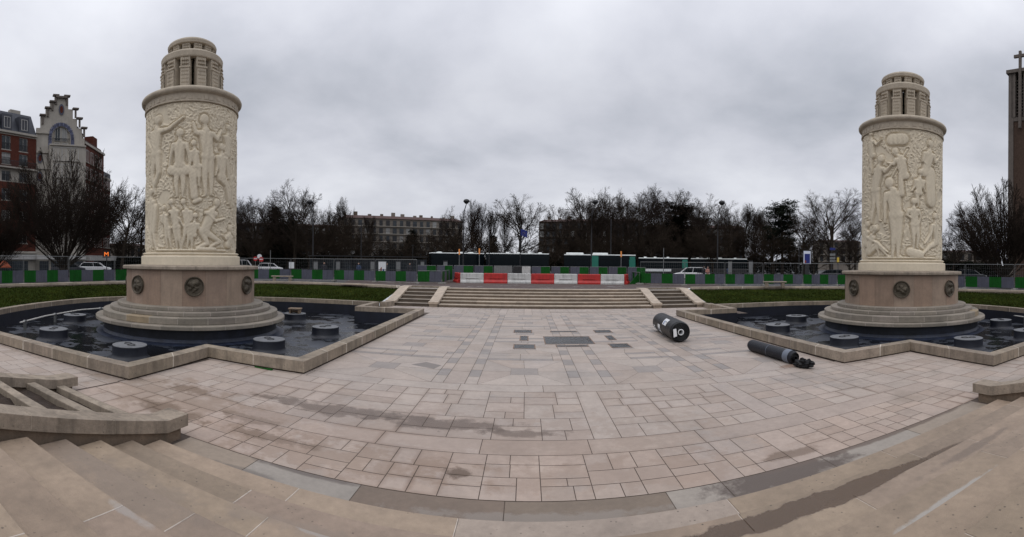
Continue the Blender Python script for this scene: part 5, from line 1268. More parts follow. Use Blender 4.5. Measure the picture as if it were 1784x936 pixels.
def oval(x, z, rx, rz_, par, nm='oval_ornament'):
    mb = MB(); n = 20; mb.wall(Matrix.Translation((0, -.16, 0)), [(x + rx * math.cos(2 * PI * i / n), z + rz_ * math.sin(2 * PI * i / n)) for i in range(n)][::1], .15); o = mb.build(nm, M['mosaic'], par)
    mb = MB(); mb.wall(Matrix.Translation((0, -.2, 0)), [(x + rx * .6 * math.cos(2 * PI * i / n), z + rz_ * .65 * math.sin(2 * PI * i / n)) for i in range(n)], .05); mb.build('ornament_centre', M['brick'], o)
oval(gc, ZG(193), .42, .85, t); oval(XG(68.5), ZG(278.5), .42, .72, t); oval(XG(68.5), ZG(309.5), .42, .72, t)
for zc in (ZG(269.5), ZG(297), ZG(236)):
    mb = MB(); x0_, x1_ = (XG(62.2), XG(84)) if zc > 0 else (0, W); mb.box((x0_ + x1_) / 2, -.12, zc, x1_ - x0_, .3, .2); mb.build('cornice', M['cream'], t)
mb = MB(); mb.box(XG(115), -.5, 0, XG(146) - XG(84), 1.0, ZG(258)); mb.build('bay', M['cream'], t)
mb = MB(); mb.box(XG(115), -.6, ZG(258), XG(146) - XG(84), 1.3, .2); mb.build('cornice', M['cream'], t)
for y0_ in (283, 312, 340, 368, 396, 424):
    for px in (98, 112, 126): window(t, XG(px), ZG(y0_), 1.35, 2.0, -1.0, 2, .4, False)
mb = MB(); mb.box(W / 2, -1.3, ZG(452), W, .5, .6); mb.build('shop_fascia', M['frame'], t)
for px in (75, 95, 115, 134): mb = MB(); mb.box(XG(px), -1.12, 0, 1.4, .15, ZG(455)); mb.build('shop_window', M['glass'], t)

# brick house stepping back behind the gabled one
t = thing('brick_house', 'dark red brick house with chimneys, right of the stepped gable', 'house')
p, q = at(146.2, 71), at(197, 84.0); W = place(t, p, q)
def ZB(y): return zz(165, y, 75) - .6
mb = MB(); mb.box(W * .31, 5, 0, W * .62 - .02, 10, ZB(262)); mb.build('wall', M['brick'], t)
mb = MB(); mb.box(W * .81, 5.4, 0, W * .38 - .02, 9.5, ZB(298)); mb.build('lower_wing', M['brick'], t)
mb = MB(); mb.box(W * .31, 5, ZB(262), W * .62 + .3, 10.4, .35); mb.build('cornice', M['cream'], t)
mb = MB(); mb.box(W * .81, 5.4, ZB(300), W * .38 + .2, 9.9, .35); mb.build('cornice', M['cream'], t)
mb = MB(); mb.prism([(0, .4), (W * .6, .4), (W * .6, 9.5), (0, 9.5)], ZB(262) + .35, ZB(252)); mb.build('roof', M['tile'], t)
mb = MB(); mb.prism([(W * .63, .6), (W - .1, .6), (W - .1, 9.5), (W * .63, 9.5)], ZB(300) + .35, ZB(287)); mb.build('roof', M['slate'], t)
for x in (.5, .58): mb = MB(); mb.box(W * x, 2, ZB(256), .9, 1.6, 2.4); mb.build('chimney', M['brick'], t)
mb = MB(); mb.box(W * .82, 2.5, ZB(288), 1.5, 1.0, 1.6); mb.build('chimney', M['brick'], t)
for y_ in (290, 318, 346, 374, 402, 430):
    for x in (.08, .22, .36, .5): window(t, W * x, ZB(y_), 1.2, 1.9, -.02, 2, .35)
    if y_ > 300:
        for x in (.72, .84, .94): window(t, W * x, ZB(y_), 1.1, 1.8, .63, 2, .35)
mb = MB(); mb.box(W / 2, -.5, ZB(454), W, 1.0, .8); mb.build('shop_fascia', M['frame'], t)
for x in (.15, .4, .65, .88): mb = MB(); mb.box(W * x, -.2, 0, W * .2, .3, ZB(455)); mb.build('shop_window', M['orange' if x < .3 else 'glass'], t)

# long far apartment blocks
def block(pa, pb, ytop, ybase_roof, floors, bays, label, wall, seed, depth=12, chim=True):
    t = thing('apartment_block', label, 'apartment block'); W = place(t, pa, pb); random.seed(seed); dm = (math.hypot(*pa) + math.hypot(*pb)) / 2; pxm = X0 + F * math.atan2((pa[0] + pb[0]) / 2, (pa[1] + pb[1]) / 2)
    zt_ = zz(pxm, ytop, dm) - .6; ze_ = zz(pxm, ybase_roof, dm) - .6
    mb = MB(); mb.box(W / 2, depth / 2 + .3, 0, W - .02, depth, ze_); mb.build('wall', M[wall], t)
    mb = MB(); mb.v = [(-.4, -.4, ze_), (W + .4, -.4, ze_), (W + .4, depth + .8, ze_), (-.4, depth + .8, ze_), (1.5, 3.2, zt_), (W - 1.5, 3.2, zt_), (W - 1.5, depth - 3, zt_), (1.5, depth - 3, zt_)]
    mb.f = [(0, 1, 5, 4), (1, 2, 6, 5), (2, 3, 7, 6), (3, 0, 4, 7), (4, 5, 6, 7), (3, 2, 1, 0)]; mb.c = [(1, 1, 1)] * 6; mb.build('roof', M['tile'], t)
    fh = 2.95; bw = W / bays
    for f in range(floors):
        z = ze_ - (f + 1) * fh
        mb = MB(); mb.box(W / 2, -.30, z - .08, W, .9, .16); o = mb.build('balcony', M['cream' if wall == 'cream_far' else wall], t); mb = MB(); mb.box(W / 2, -.72, z + .95, W, .05, .07)
        for k in np.arange(.3, W, .9): mb.box(k, -.72, z + .05, .05, .05, .95)
        mb.build('railing', M['iron'], o)
        for i in range(bays):
            w_ = bw * rnd(.42, .62); mb = MB(); mb.box(bw * (i + .5), .24, z + .15, w_, .14, 2.15); mb.build('window', M[random.choice(['glass', 'glass', 'curtain', 'iron'])], t)
    if chim:
        n = int(W / 4.2)
        for i in range(n): mb = MB(); x = (i + .5) * W / n + rnd(-1, 1); mb.box(x, depth / 2 - rnd(0, 2), zt_ - .4, rnd(.6, 1.6), .7, rnd(1.0, 1.9), c=random.choice([(1, 1, 1), (.6, .55, .5)])); mb.build('chimney', M['cream_far'], t)
    return t
block(at(596, 172), at(806, 186), 377, 383, 5, 18, 'long beige apartment block with dark roof and many chimneys, left of centre', 'cream_far', 3)
block(at(400, 168), at(592, 176), 389, 393, 4, 16, 'lower long apartment block behind the trees, just right of the left column', 'brown_far', 4, chim=False)
block(at(938, 176), at(1115, 168), 381, 386, 5, 16, 'long brown apartment block right of centre, its end facing the gap', 'brown_far', 5)
block(at(1118, 170), at(1296, 168), 392, 397, 4, 16, 'long brown apartment block continuing to the right behind the trees', 'brown_far', 6, chim=False)
block(at(1425, 200), at(1500, 205), 418, 421, 3, 6, 'pale low building far behind the large tree left of the right column', 'cream_far', 7, chim=False)
block(at(212, 120), at(262, 126), 424, 428, 2, 4, 'low pale building behind the shrubs left of the left column', 'cream_far', 8, chim=False)
block(at(1640, 150), at(1740, 150), 436, 439, 2, 7, 'low pale building far behind the fence right of the right column', 'cream_far', 9, chim=False)

# brick church tower at the right edge
t = thing('church_tower', 'tall brown brick church tower topped by a cross at the right edge', 'church tower')
dT = 60.0; p, q = at(1755.5, dT), at(1860, 57.5); W = place(t, p, q)
def ZT(y): return zz(1765, y, dT) - .6
zb_, zt_ = ZT(212), ZT(128)
def XT(px):
    a = (px - X0) / F; s, c = math.sin(a), math.cos(a); dx_, dy_ = q[0] - p[0], q[1] - p[1]; return W * (p[0] * c - p[1] * s) / (dy_ * s - dx_ * c)
mb = MB(); mb.box(W / 2, W / 2, 0, W - .3, W - .3, zb_); mb.build('shaft', M['brick_brown'], t)
for x, y in ((0, 0), (W, 0), (0, W), (W, W)): mb = MB(); mb.box(x + (.35 if x == 0 else -.35), y + (.35 if y == 0 else -.35), 0, .7, .7, zt_); mb.build('corner_pier', M['darkstone'], t)
mb = MB(); mb.box(W / 2, W / 2, zb_, W - .1, W - .1, .5); mb.build('string_course', M['darkstone'], t)
mb = MB(); mb.box(W / 2, W / 2, zb_ + .5, W - 2.2, W - 2.2, zt_ - zb_ - .6); mb.build('belfry_core', M['iron'], t)
nn = 4; bw = (W - 1.4) / nn
for i in range(nn + 1):
    x = .7 + bw * i
    for yy in (.3, W - .3):
        mb = MB(); mb.box(x, yy, zb_ + .5, .55, .6, zt_ - zb_ - .5); mb.build('belfry_pier', M['darkstone'], t)
for i in range(nn):
    mb = MB()
    for z in np.arange(zb_ + .8, zt_ - .5, .42): mb.box(.7 + bw * (i + .5), .62, z, bw - .55, .3, .10)
    mb.build('louvre', M['darkstone'], t)
for x in (.3, W - .3):
    mb = MB(); mb.box(x, W / 2, zb_ + .5, .5, W - 1.4, zt_ - zb_ - .5, c=(.7, .7, .7)); mb.build('belfry_side', M['darkstone'], t)
mb = MB(); mb.box(W / 2, W / 2, zt_, W + .5, W + .5, .45); mb.build('top_slab', M['darkstone'], t)
mb = MB(); xc = XT(1777); mb.box(xc, -.25, ZT(226), .34, .34, ZT(93) - ZT(226)); mb.box(xc, -.25, ZT(103.5), 1.7, .32, .36); mb.build('cross', M['darkstone'], t)

# ------------------------------------------------------------------ street lamps, poles, signs
def lamp(px, d, ytop, label, lean=0):
    p = at(px, d); H_ = zz(px, ytop, d) - .6; t = thing('street_lamp', label, 'street lamp', (p[0], p[1], .6), 0, 'tall street lamps across the street')
    mb = MB(); mb.tube([(0, 0, 0), (0, 0, 1.1)], .14, 10); mb.tube([(0, 0, 1.1), (0, 0, H_ * .55), (lean * .1, 0, H_ * .85), (lean, 0, H_ - .5)], [.10, .08, .065, .05], 8); mb.build('pole', M['iron'], t)
    mb = MB(); mb.lathe([(.06, H_ - .5), (.22, H_ - .42), (.40, H_ - .2), (.42, H_ - .1), (.3, H_ + .08), (.05, H_ + .16)], x=lean, n=16, cap=True); mb.build('lamp_head', M['iron'], t, smooth=True)
lamp(545, 58, 350, 'tall street lamp with round head among the trees left of centre', -.5); lamp(807, 60, 349, 'tall street lamp with round head at the right end of the beige block', .35)
lamp(1030, 63, 350, 'tall street lamp with round head above the middle bus', .5); lamp(1250, 60, 351, 'tall street lamp with round head right of the middle bus', .55)
def pole(px, d, ytop, label, arm=0, r_=.06, mat='iron'):
    p = at(px, d); H_ = zz(px, ytop, d) - .6; t = thing('lamp_post', label, 'post', (p[0], p[1], .6)); mb = MB(); mb.tube([(0, 0, 0), (0, 0, H_)], [r_ * 1.3, r_], 8); mb.build('pole', M[mat], t)
    if arm: mb = MB(); mb.box(0, 0, H_, arm, .16, .09); mb.build('lamp_head', M[mat], t)
    return t
pole(629, 66, 390, 'thin dark T-headed post in front of the beige block', .9); pole(852, 70, 404, 'thin dark post left of the blue flag', .5); pole(1064, 68, 382, 'thin dark post right of the round lamp above the middle bus')
pole(758, 82, 430, 'pale thin post left of the buses', 0, .05, 'galv'); pole(719, 80, 428, 'thin post with small head in front of the dark pointed evergreen', .5); pole(1156, 62, 432, 'pale post in front of the third bus', 0, .045, 'galv')
pole(471, 60, 436, 'pale slim post behind the fence right of the left column', 0, .04, 'galv'); pole(1392, 64, 418, 'dark thin post left of the lit poster column')
for px, d, y, lab in ((800, 56, 434, 'slim bus stop post with orange top, left'), (835, 55, 433, 'slim bus stop post with orange top, right'), (1082, 60, 438, 'slim post with small amber light right of the middle bus')):
    t = pole(px, d, y + 10, lab, 0, .04, 'galv'); H_ = zz(px, y, d) - .6; mb = MB(); mb.box(0, 0, zz(px, y + 10, d) - .6, .16, .14, 10 * d / F); mb.build('lamp_head', M['headlamp'], t)
# blue flag on a dark pole
p = at(906, 66); t = thing('flagpole', 'dark flagpole with a dark blue flag in the gap between the blocks', 'flagpole', (p[0], p[1], .6)); H_ = zz(906, 398, 66) - .6
mb = MB(); mb.tube([(0, 0, 0), (0, 0, H_)], [.07, .04], 8); mb.build('pole', M['iron'], t)
mb = MB(); n = 10
for i in range(n):
    for j in range(4):
        def P(a, b): u = a / n; return (.05 + u * .95, .12 * math.sin(u * 7), H_ - .1 - b * .24 - u * .25 * (1 if b > 0 else .9) + .05 * math.sin(u * 5))
        mb.poly([P(i, j), P(i + 1, j), P(i + 1, j + 1), P(i, j + 1)])
fl = mb.build('flag', M['blue'], t); mb = MB()
for k in range(8): a = k * PI / 4; mb.box(.5 + .16 * math.cos(a), -.14, H_ - .75 + .16 * math.sin(a), .035, .02, .035)
mb.build('flag_stars', M['yellow'], fl)
# metro sign
p = at(186, 55); t = thing('metro_sign', 'dark pole with a lit amber letter sign by the shops on the left', 'station sign', (p[0], p[1], .6), R(40)); zc = zz(186, 443, 55) - .6
mb = MB(); mb.tube([(0, 0, 0), (0, 0, zc + .5)], .06, 8); mb.build('pole', M['iron'], t)
mb = MB(); mb.box(0, -.12, zc - .42, .95, .14, .85); pl = mb.build('sign_board', M['iron'], t)
for k, (x0, z0, x1, z1) in enumerate(((-.22, -.24, -.22, .24), (-.22, .24, 0, -.04), (0, -.04, .22, .24), (.22, .24, .22, -.24))): 
    if k == 0: mb = MB()
    mb.tube([(x0, -.2, zc + z0), (x1, -.2, zc + z1)], .06, 6)
mb.build('letter_m', M['amber'], pl)
# poster column and direction signs on the right
p = at(1406, 55); t = thing('poster_column', 'black street column with a lit white and dark blue poster, left of the right column', 'poster column', (p[0], p[1], .6), R(-35))
zA, zB_ = zz(1406, 461, 55) - .6, zz(1406, 436, 55) - .6
mb = MB(); mb.box(0, 0, 0, .5, .3, zA); mb.box(0, 0, zA, 1.0, .22, zB_ - zA); mb.build('case', M['iron'], t, bevel=.04)
mb = MB(); mb.box(0, -.12, zA + .08, .84, .03, zB_ - zA - .2); pn = mb.build('poster', M['screen'], t)
mb = MB(); mb.box(.02, -.14, zA + .14, .66, .02, (zB_ - zA) * .66); mb.build('poster_picture', M['blue'], pn); mb = MB(); mb.box(-.2, -.155, zA + .2, .2, .01, .3); mb.build('poster_detail', M['orange'], pn)
p = at(1449, 60); t = thing('direction_signs', 'dark post carrying grey and blue direction signs before the large bare tree', 'direction sign', (p[0], p[1], .6), R(-38)); mb = MB(); mb.tube([(0, 0, 0), (0, 0, zz(1449, 430, 60) - .6)], .06, 8); mb.build('pole', M['iron'], t)
for y, m_n in ((434, 'blue'), (444, 'galv'), (450, 'galv'), (455, 'galv')): mb = MB(); mb.box(.1, -.08, zz(1449, y, 60) - .6 - .15, .72, .05, .3); mb.build('sign_board', M[m_n], t)
p = at(1460, 58); t = thing('yellow_sign', 'small yellow sign on a dark post beside the direction signs', 'sign', (p[0], p[1], .6), R(-38)); mb = MB(); mb.tube([(0, 0, 0), (0, 0, zz(1460, 448, 58) - .6)], .05, 8); mb.build('pole', M['iron'], t); mb = MB(); mb.box(0, -.07, zz(1460, 457, 58) - .6, .28, .05, .6); mb.build('sign_board', M['yellow'], t)
for px, d, y, mt, lab in ((452, 62, 447, 'label', 'small round white sign right of the left column'), (455, 60, 452, 'signred', 'round no-entry sign right of the left column'), (445, 66, 451, 'signred', 'round red sign on a post beside the white van'), (1738, 52, 440, 'blue', 'round blue sign seen through the dark tree on the right'), (1753, 50, 456, 'blue', 'second, lower round blue sign seen through the dark tree on the right')):
    p = at(px, d); H_ = zz(px, y, d) - .6; t = thing('round_sign', lab, 'road sign', (p[0], p[1], .6), -(px - X0) / F); mb = MB(); mb.tube([(0, 0, 0), (0, 0, H_ + .3)], .035, 8); mb.build('pole', M['galv'], t)
    mb = MB(); mb.wall(Matrix.Translation((0, -.06, 0)), [(.32 * math.cos(2 * PI * i / 24), H_ + .32 * math.sin(2 * PI * i / 24)) for i in range(24)], .02); pl = mb.build('sign_plate', M[mt], t)
    if mt == 'signred': mb = MB(); mb.box(0, -.075, H_ - .05, .42, .01, .1); mb.build('sign_bar', M['label'], pl)

# ------------------------------------------------------------------ buses
def bus(pa, pb, label, green_front=True, pods=(), z=.6, H_=3.02, low='iron'):
    t = thing('city_bus', label, 'bus'); L_ = math.hypot(pb[0] - pa[0], pb[1] - pa[1]); t.location = (pa[0], pa[1], z); t.rotation_euler = (0, 0, math.atan2(pb[1] - pa[1], pb[0] - pa[0])); Wd = 2.5
    mb = MB(); n = 10
    pr = [(0, .35), (0, 1.05)]; mb.box(L_ / 2, Wd / 2, .35, L_, Wd, .85); mb.build('lower_body', M[low], t, bevel=.06)
    if green_front == 1: mb = MB(); mb.box(L_ * .35, -.012, .68, L_ * .62, .02, .42); mb.build('side_poster', M['label'], t)
    mb = MB(); mb.box(L_ / 2, Wd / 2, 2.55, L_, Wd, H_ - 2.75); mb.build('roof_edge', M['busglass'], t)
    mb = MB(); mb.box(L_ / 2, Wd / 2, H_ - .20, L_ - .1, Wd + .02, .16); mb.build('roof', M['buswhite'], t, bevel=.05)
    mb = MB(); mb.box(L_ / 2, Wd / 2, 1.2, L_ - .12, Wd - .10, 1.38); mb.build('window_band', M['busglass'], t)
    for x in np.arange(1.4, L_ - 1, 1.5): mb = MB(); mb.box(x, .045, 1.2, .06, .07, 1.36); mb.build('window_post', M['busglass'], t)
    if green_front: mb = MB(); mb.box(L_ - .55, Wd / 2, 1.2, 1.0, Wd + .02, H_ - 1.42); mb.build('front', M['jade'], t, bevel=.12)
    if green_front > 1: mb = MB(); mb.box(L_ - 6.1, Wd / 2, 1.2, 1.0, Wd + .03, H_ - 1.42); mb.build('side_panel', M['jade'], t)
    for x in (2.3, L_ - 2.6, L_ * .55):
        for y in (.12, Wd - .12): mb = MB(); Pn = [(x + .46 * math.cos(2 * PI * i / 20), .46 + .46 * math.sin(2 * PI * i / 20)) for i in range(20)]; mb.wall(Matrix.Translation((0, y - .14, 0)), Pn, .28); mb.build('wheel', M['rubber'], t)
    for x0, l, h in pods: mb = MB(); mb.prism([(x0, .5), (x0 + l, .5), (x0 + l, Wd - .5), (x0, Wd - .5)], H_ - .08, H_ + h); mb.build('roof_pod', M['buswhite'], t, bevel=.1)
    return t
bus(at(751, 74.5), at(844, 76.5), 'rear half of the first long white-roofed bus on the left', 0, [(1.2, .7, .12), (4.8, .7, .12), (6.6, .7, .12)], .6, 3.5)
t = bus(at(846, 73.5), at(957, 73.5), 'second dark-windowed bus with four small roof vents, in front of the blue flag', 0, [(3.2, .6, .14), (5, .6, .14), (6.8, .6, .14), (8.5, .6, .14)], .6, 3.48)
bus(at(982, 68), at(1108, 68), 'bus with long white roof fairings and bright jade green front', 2, [(.3, 2.6, .22), (4.3, 2.3, .22)], .6, 3.3)
bus(at(1112, 78), at(1199, 78), 'third bus with white lettering panel low on its side, right of the jade green front', 1, [(.9, .5, .12), (2.6, .5, .12), (4.8, .5, .12)], .6, 3.05)
bus(at(1203, 84), at(1302, 84), 'farthest bus on the right, dark with a white roof line', 0, [(1, .5, .12), (3, .5, .12), (5, .8, .12), (8, .5, .12)], .6, 3.1)
# cars
def car(p, a, paint, label, L_=4.3, H_=1.48, name='parked_car'):
    t = thing(name, label, 'car', (p[0], p[1], .6), a); Wd = 1.75
    prof = [(-.5, .28), (-.5, .62), (-.47, .80), (-.30, .88), (-.16, .93), (.02, 1.0), (.30, .98), (.44, .72), (.49, .62), (.5, .28)]
    lower = [(-.5 * L_, .25), (.5 * L_, .25), (.5 * L_, .60), (.47 * L_, .80), (.30 * L_, .93), (-.40 * L_, .95), (-.49 * L_, .85), (-.5 * L_, .6)]
    mb = MB(); Mx = Matrix(((1, 0, 0, 0), (0, 1, 0, -Wd / 2), (0, 0, 1, 0), (0, 0, 0, 1))); mb.wall(Mx, lower, Wd); mb.build('body', M[paint], t, bevel=.07)
    cab = [(-.45 * L_, .93), (.30 * L_, .92), (.14 * L_, H_ - .06), (.02 * L_, H_), (-.28 * L_, H_), (-.38 * L_, H_ - .12)]
    Mx = Matrix(((1, 0, 0, 0), (0, 1, 0, -Wd / 2 + .12), (0, 0, 1, 0), (0, 0, 0, 1))); mb = MB(); mb.wall(Mx, cab, Wd - .24); mb.build('window_band', M['busglass'], t, bevel=.05)
    mb = MB(); mb.wall(Matrix(((1, 0, 0, 0), (0, 1, 0, -Wd / 2 + .10), (0, 0, 1, 0), (0, 0, 0, 1))), [(.15 * L_, H_ - .08), (.03 * L_, H_ + .02), (-.29 * L_, H_ + .02), (-.40 * L_, H_ - .14), (-.29 * L_, H_ - .05), (.02 * L_, H_ - .05)], Wd - .2); mb.build('roof', M[paint], t)
    for s in (-1, 1):
        mb = MB(); mb.tube([(.30 * L_, s * (Wd / 2 - .11), .93), (.14 * L_, s * (Wd / 2 - .14), H_ - .04)], .035, 6); mb.tube([(-.02 * L_, s * (Wd / 2 - .11), .93), (-.04 * L_, s * (Wd / 2 - .13), H_)], .03, 6); mb.tube([(-.45 * L_, s * (Wd / 2 - .11), .93), (-.36 * L_, s * (Wd / 2 - .13), H_ - .08)], .04, 6); mb.build('window_pillar', M[paint], t)
        for x in (-.31, .32):
            mb = MB(); mb.wall(Matrix(((1, 0, 0, 0), (0, 1, 0, s * (Wd / 2 - .08) - .1), (0, 0, 1, 0), (0, 0, 0, 1))), [(x * L_ + .31 * math.cos(2 * PI * i / 20), .31 + .31 * math.sin(2 * PI * i / 20)) for i in range(20)], .2); wh = mb.build('wheel', M['rubber'], t)
            mb = MB(); mb.wall(Matrix(((1, 0, 0, 0), (0, 1, 0, s * (Wd / 2 + .022) - .01), (0, 0, 1, 0), (0, 0, 0, 1))), [(x * L_ + .19 * math.cos(2 * PI * i / 16), .31 + .19 * math.sin(2 * PI * i / 16)) for i in range(16)], .02); mb.build('rim', M['galv'], wh)
        mb = MB(); mb.box(.485 * L_, s * .6, .62, .12, .3, .14); mb.build('headlight', M['label'], t); mb = MB(); mb.box(-.485 * L_, s * .65, .70, .1, .2, .16); mb.build('tail_light', M['signred'], t)
    return t
car(at(1205, 56), -.3 + PI, 'carwhite', 'white car passing behind the fence in front of the far right bus', 4.4, 1.55)
car(at(1448, 58), -.65 + PI, 'cardark', 'dark car behind the fence just left of the right column', 4.2, 1.4)
car(at(424, 66), .55, 'carwhite', 'white van parked behind the fence just right of the left column', 4.4, 1.95, 'parked_van')
car(at(470, 70), .5, 'carwhite', 'white car half hidden behind posts right of the white van', 4.0, 1.5)
car(at(120, 56), .9, 'cardark', 'dark car parked before the shops under the big dark tree'); car(at(165, 60), .85, 'carwhite', 'white car parked before the shops left of the lit sign')
car(at(1690, 60), -1.0, 'cardark', 'dark car behind the fence right of the right column')
# bus shelters, info boxes
def shelter(px, d, w_, label):
    p = at(px, d); t = thing('bus_shelter', label, 'bus shelter', (p[0], p[1], .6), -(px - X0) / F * .9); h = 2.5
    mb = MB(); mb.box(0, .5, h, w_, 1.5, .09); mb.build('roof', M['iron'], t)
    for x in (-w_ / 2 + .1, -w_ / 6, w_ / 6, w_ / 2 - .1): mb = MB(); mb.tube([(x, 1.1, 0), (x, 1.1, h)], .04, 8); mb.build('post', M['iron'], t)
    mb = MB(); mb.box(0, 1.12, .3, w_ - .3, .02, 1.9); mb.build('back_pane', M['glass'], t); mb = MB(); mb.box(0, .8, .45, w_ * .6, .35, .05); mb.build('seat', M['iron'], t)
shelter(575, 57, 5.5, 'dark bus shelter behind the fence, nearest the left column'); shelter(640, 58, 4.5, 'dark bus shelter behind the fence, left of the framed poster'); shelter(705, 60, 6, 'dark bus shelter behind the fence, right of the framed poster')
for px, d, w_, lab in ((550, 52, .75, 'first'), (589, 52, .7, 'second'), (649, 52, .72, 'third'), (694, 52, .78, 'fourth'), (736, 56, .7, 'fifth'), (776, 56, .8, 'sixth'), (1272, 56, .75, 'seventh'), (1308, 56, .8, 'eighth')):
    p = at(px, d); zt1 = zz(px, 456, d) - .6; t = thing('notice_board', 'grey upright notice board behind the fence, %s of its kind from the left' % lab, 'notice board', (p[0], p[1], .6), -(px - X0) / F, 'grey notice boards by the bus stops')
    mb = MB(); mb.box(0, 0, .1, w_ * .62, .12, zt1 - .1); mb.build('panel', M['galv'], t, bevel=.02); mb = MB(); mb.box(0, 0, 0, w_ * .5, .2, .12); mb.build('foot', M['iron'], t); mb = MB(); mb.box(0, 0, zt1, w_ * .7, .2, .12); mb.build('top', M['iron'], t)
p = at(666, 51.5); t = thing('framed_poster', 'framed white street poster with a small orange and blue picture', 'poster', (p[0], p[1], .6), .3); mb = MB(); mb.box(0, 0, .2, .95, .14, 1.75); mb.build('frame', M['galv'], t)
mb = MB(); mb.box(0, -.075, .3, .82, .02, 1.55); pn = mb.build('sheet', M['label'], t); mb = MB(); mb.box(-.13, -.09, .55, .16, .01, .6); mb.box(-.10, -.09, 1.1, .1, .01, .15); mb.build('orange_shape', M['orange'], pn); mb = MB(); mb.box(.14, -.09, .5, .18, .01, .55); mb.build('blue_shape', M['blueink'], pn)
p = at(508, 40.2); t = thing('notice_plate', 'white notice plate fixed to a fence post right of the left column', 'notice', (p[0], p[1], .82), .5); mb = MB(); mb.box(0, -.1, 1.0, .45, .02, .55); mb.build('plate', M['label'], t)
# street railings (low black iron fences beyond the site fence)
def railing(px0, px1, d, label):
    a, b = Vector(at(px0, d)), Vector(at(px1, d)); v = b - a; t = thing('iron_railing', label, 'railing', (a.x, a.y, .6), math.atan2(v.y, v.x)); mb = MB(); L_ = v.length; mb.box(L_ / 2, 0, .95, L_, .04, .05); mb.box(L_ / 2, 0, .25, L_, .04, .05)
    mb.build('rails', M['iron'], t); mb = MB(); x = 0
    while x < L_: mb.box(x, 0, 0, .035, .035, 1.05); x += .22
    mb.build('pickets', M['iron'], t)
railing(410, 560, 50, 'black iron railing behind the fence right of the left column'); railing(575, 735, 51, 'black iron railing in front of the bus shelters'); railing(1215, 1330, 52, 'black iron railing right of the white car'); railing(1465, 1500, 52, 'tall black iron railing beside the right column'); railing(1650, 1790, 50, 'black iron railing behind the fence at the right edge')

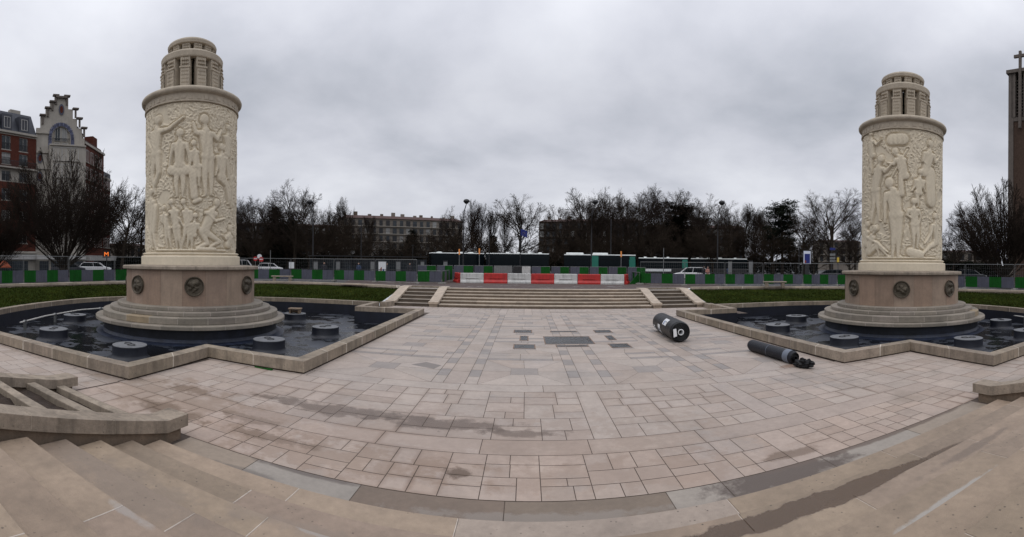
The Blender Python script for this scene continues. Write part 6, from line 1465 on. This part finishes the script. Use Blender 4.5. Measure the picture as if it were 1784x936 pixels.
# ------------------------------------------------------------------ people beyond the fence
def person(px, d, coat, label, step=.2, h=1.72, face=0.0):
    p = at(px, d); t = thing('person', label, 'person', (p[0], p[1], .6), face); s = h / 1.72
    J_ = {'pelvis': (0, 0, .92), 'chest': (0, .01, 1.25), 'neck': (0, .01, 1.46), 'head': (0, -.02, 1.58), 'crown': (0, -.01, 1.68), 'hl': (-.10, 0, .88), 'kl': (-.11, -step * .5, .50), 'al': (-.11, -step, .09), 'tl': (-.11, -step - .16, .03), 'hr': (.10, 0, .88), 'kr': (.11, step * .2, .50), 'ar': (.11, step, .09), 'tr': (.11, step - .15, .03),
          'sl': (-.17, .01, 1.38), 'el': (-.24, .05, 1.12), 'wl': (-.22, -.06, .90), 'sr': (.17, .01, 1.38), 'er': (.24, .05, 1.12), 'wr': (.22, -.06, .90)}
    Rr = {'pelvis': (.15, .12), 'chest': (.17, .12), 'neck': .055, 'head': .085, 'crown': .07, 'hl': .10, 'kl': .065, 'al': .045, 'tl': .035, 'hr': .10, 'kr': .065, 'ar': .045, 'tr': .035, 'sl': .07, 'el': .05, 'wl': .035, 'sr': .07, 'er': .05, 'wr': .035}
    E_ = [('pelvis', 'chest'), ('chest', 'neck'), ('neck', 'head'), ('head', 'crown'), ('pelvis', 'hl'), ('hl', 'kl'), ('kl', 'al'), ('al', 'tl'), ('pelvis', 'hr'), ('hr', 'kr'), ('kr', 'ar'), ('ar', 'tr'), ('chest', 'sl'), ('sl', 'el'), ('el', 'wl'), ('chest', 'sr'), ('sr', 'er'), ('er', 'wr')]
    K = list(J_); me = bpy.data.meshes.new('body'); me.from_pydata([tuple(c * s for c in J_[k]) for k in K], [(K.index(a), K.index(b)) for a, b in E_], []); o = bpy.data.objects.new('body', me); COL.objects.link(o); o.parent = t
    m = o.modifiers.new('Skin', 'SKIN'); sv = me.skin_vertices[0].data
    for i, k in enumerate(K): r_ = Rr[k]; sv[i].radius = tuple(q * s for q in r_) if isinstance(r_, tuple) else (r_ * s, r_ * s)
    sv[0].use_root = True; o.modifiers.new('Subdivision', 'SUBSURF').levels = 1; me.materials.append(M['coat_dark'])
    mb = MB(); mb.lathe([(.17, .70), (.18, .95), (.19, 1.2), (.185, 1.38), (.08, 1.47)], n=16); mb.v = [(x * s, y * .72 * s, z * s) for x, y, z in mb.v]; mb.build('coat', M[coat], t, smooth=True)
    for sg in (-1, 1): mb = MB(); mb.tube([(sg * .18 * s, .01, 1.38 * s), (sg * .25 * s, .05, 1.12 * s), (sg * .225 * s, -.06, .92 * s)], [.085, .07, .06], 10); mb.build('sleeve', M[coat], t, smooth=True)
    mb = MB(); mb.lathe([(.02, 1.50), (.075, 1.54), (.088, 1.60), (.07, 1.67), (.02, 1.70)], n=14, cap=True); mb.v = [(x * s, (y - .03) * s, z * s) for x, y, z in mb.v]; mb.build('face', M['skin'], t, smooth=True)
    mb = MB(); mb.lathe([(.05, 1.53), (.098, 1.60), (.09, 1.68), (.04, 1.725)], n=14, cap=True); mb.v = [(x * s, (y + .015) * s, z * s) for x, y, z in mb.v]; mb.build('hair', M['hair'], t, smooth=True)
person(1233, 54, 'coat_pink', 'person in a salmon pink coat standing right of the white car', .05, 1.68, .3)
person(565, 51, 'coat_dark', 'person in black standing before the second grey notice board', .1, 1.75, .2)
person(1226, 55, 'coat_dark', 'person in dark clothes standing between the white car and the pink coat', .18, 1.72, 1.6)
person(674, 53, 'coat_dark', 'person in black beside the framed street poster', .12, 1.7, 1.2)
person(714, 55, 'coat_dark', 'person in black waiting by the right bus shelter', .08, 1.74, .6)
person(1269, 60, 'coat_blue', 'person in a dark blue coat near the farthest bus', .2, 1.7, 1.8)
person(625, 54, 'coat_blue', 'person in dark blue waiting under the middle bus shelter', .1, 1.72, .2)

# a strip of green plastic left at the foot of the left basin rim
px, py = at(460, 10.5); mb = MB(); mb.box(0, 0, 0, .5, .03, .02); mb.box(.15, .02, .0, .2, .03, .03, .2); o = mb.build('plastic_strip', M['green'], loc=(px, py, .002), rz=-.12); tag(o, 'thin strip of green plastic lying at the foot of the left basin rim', 'plastic strip')
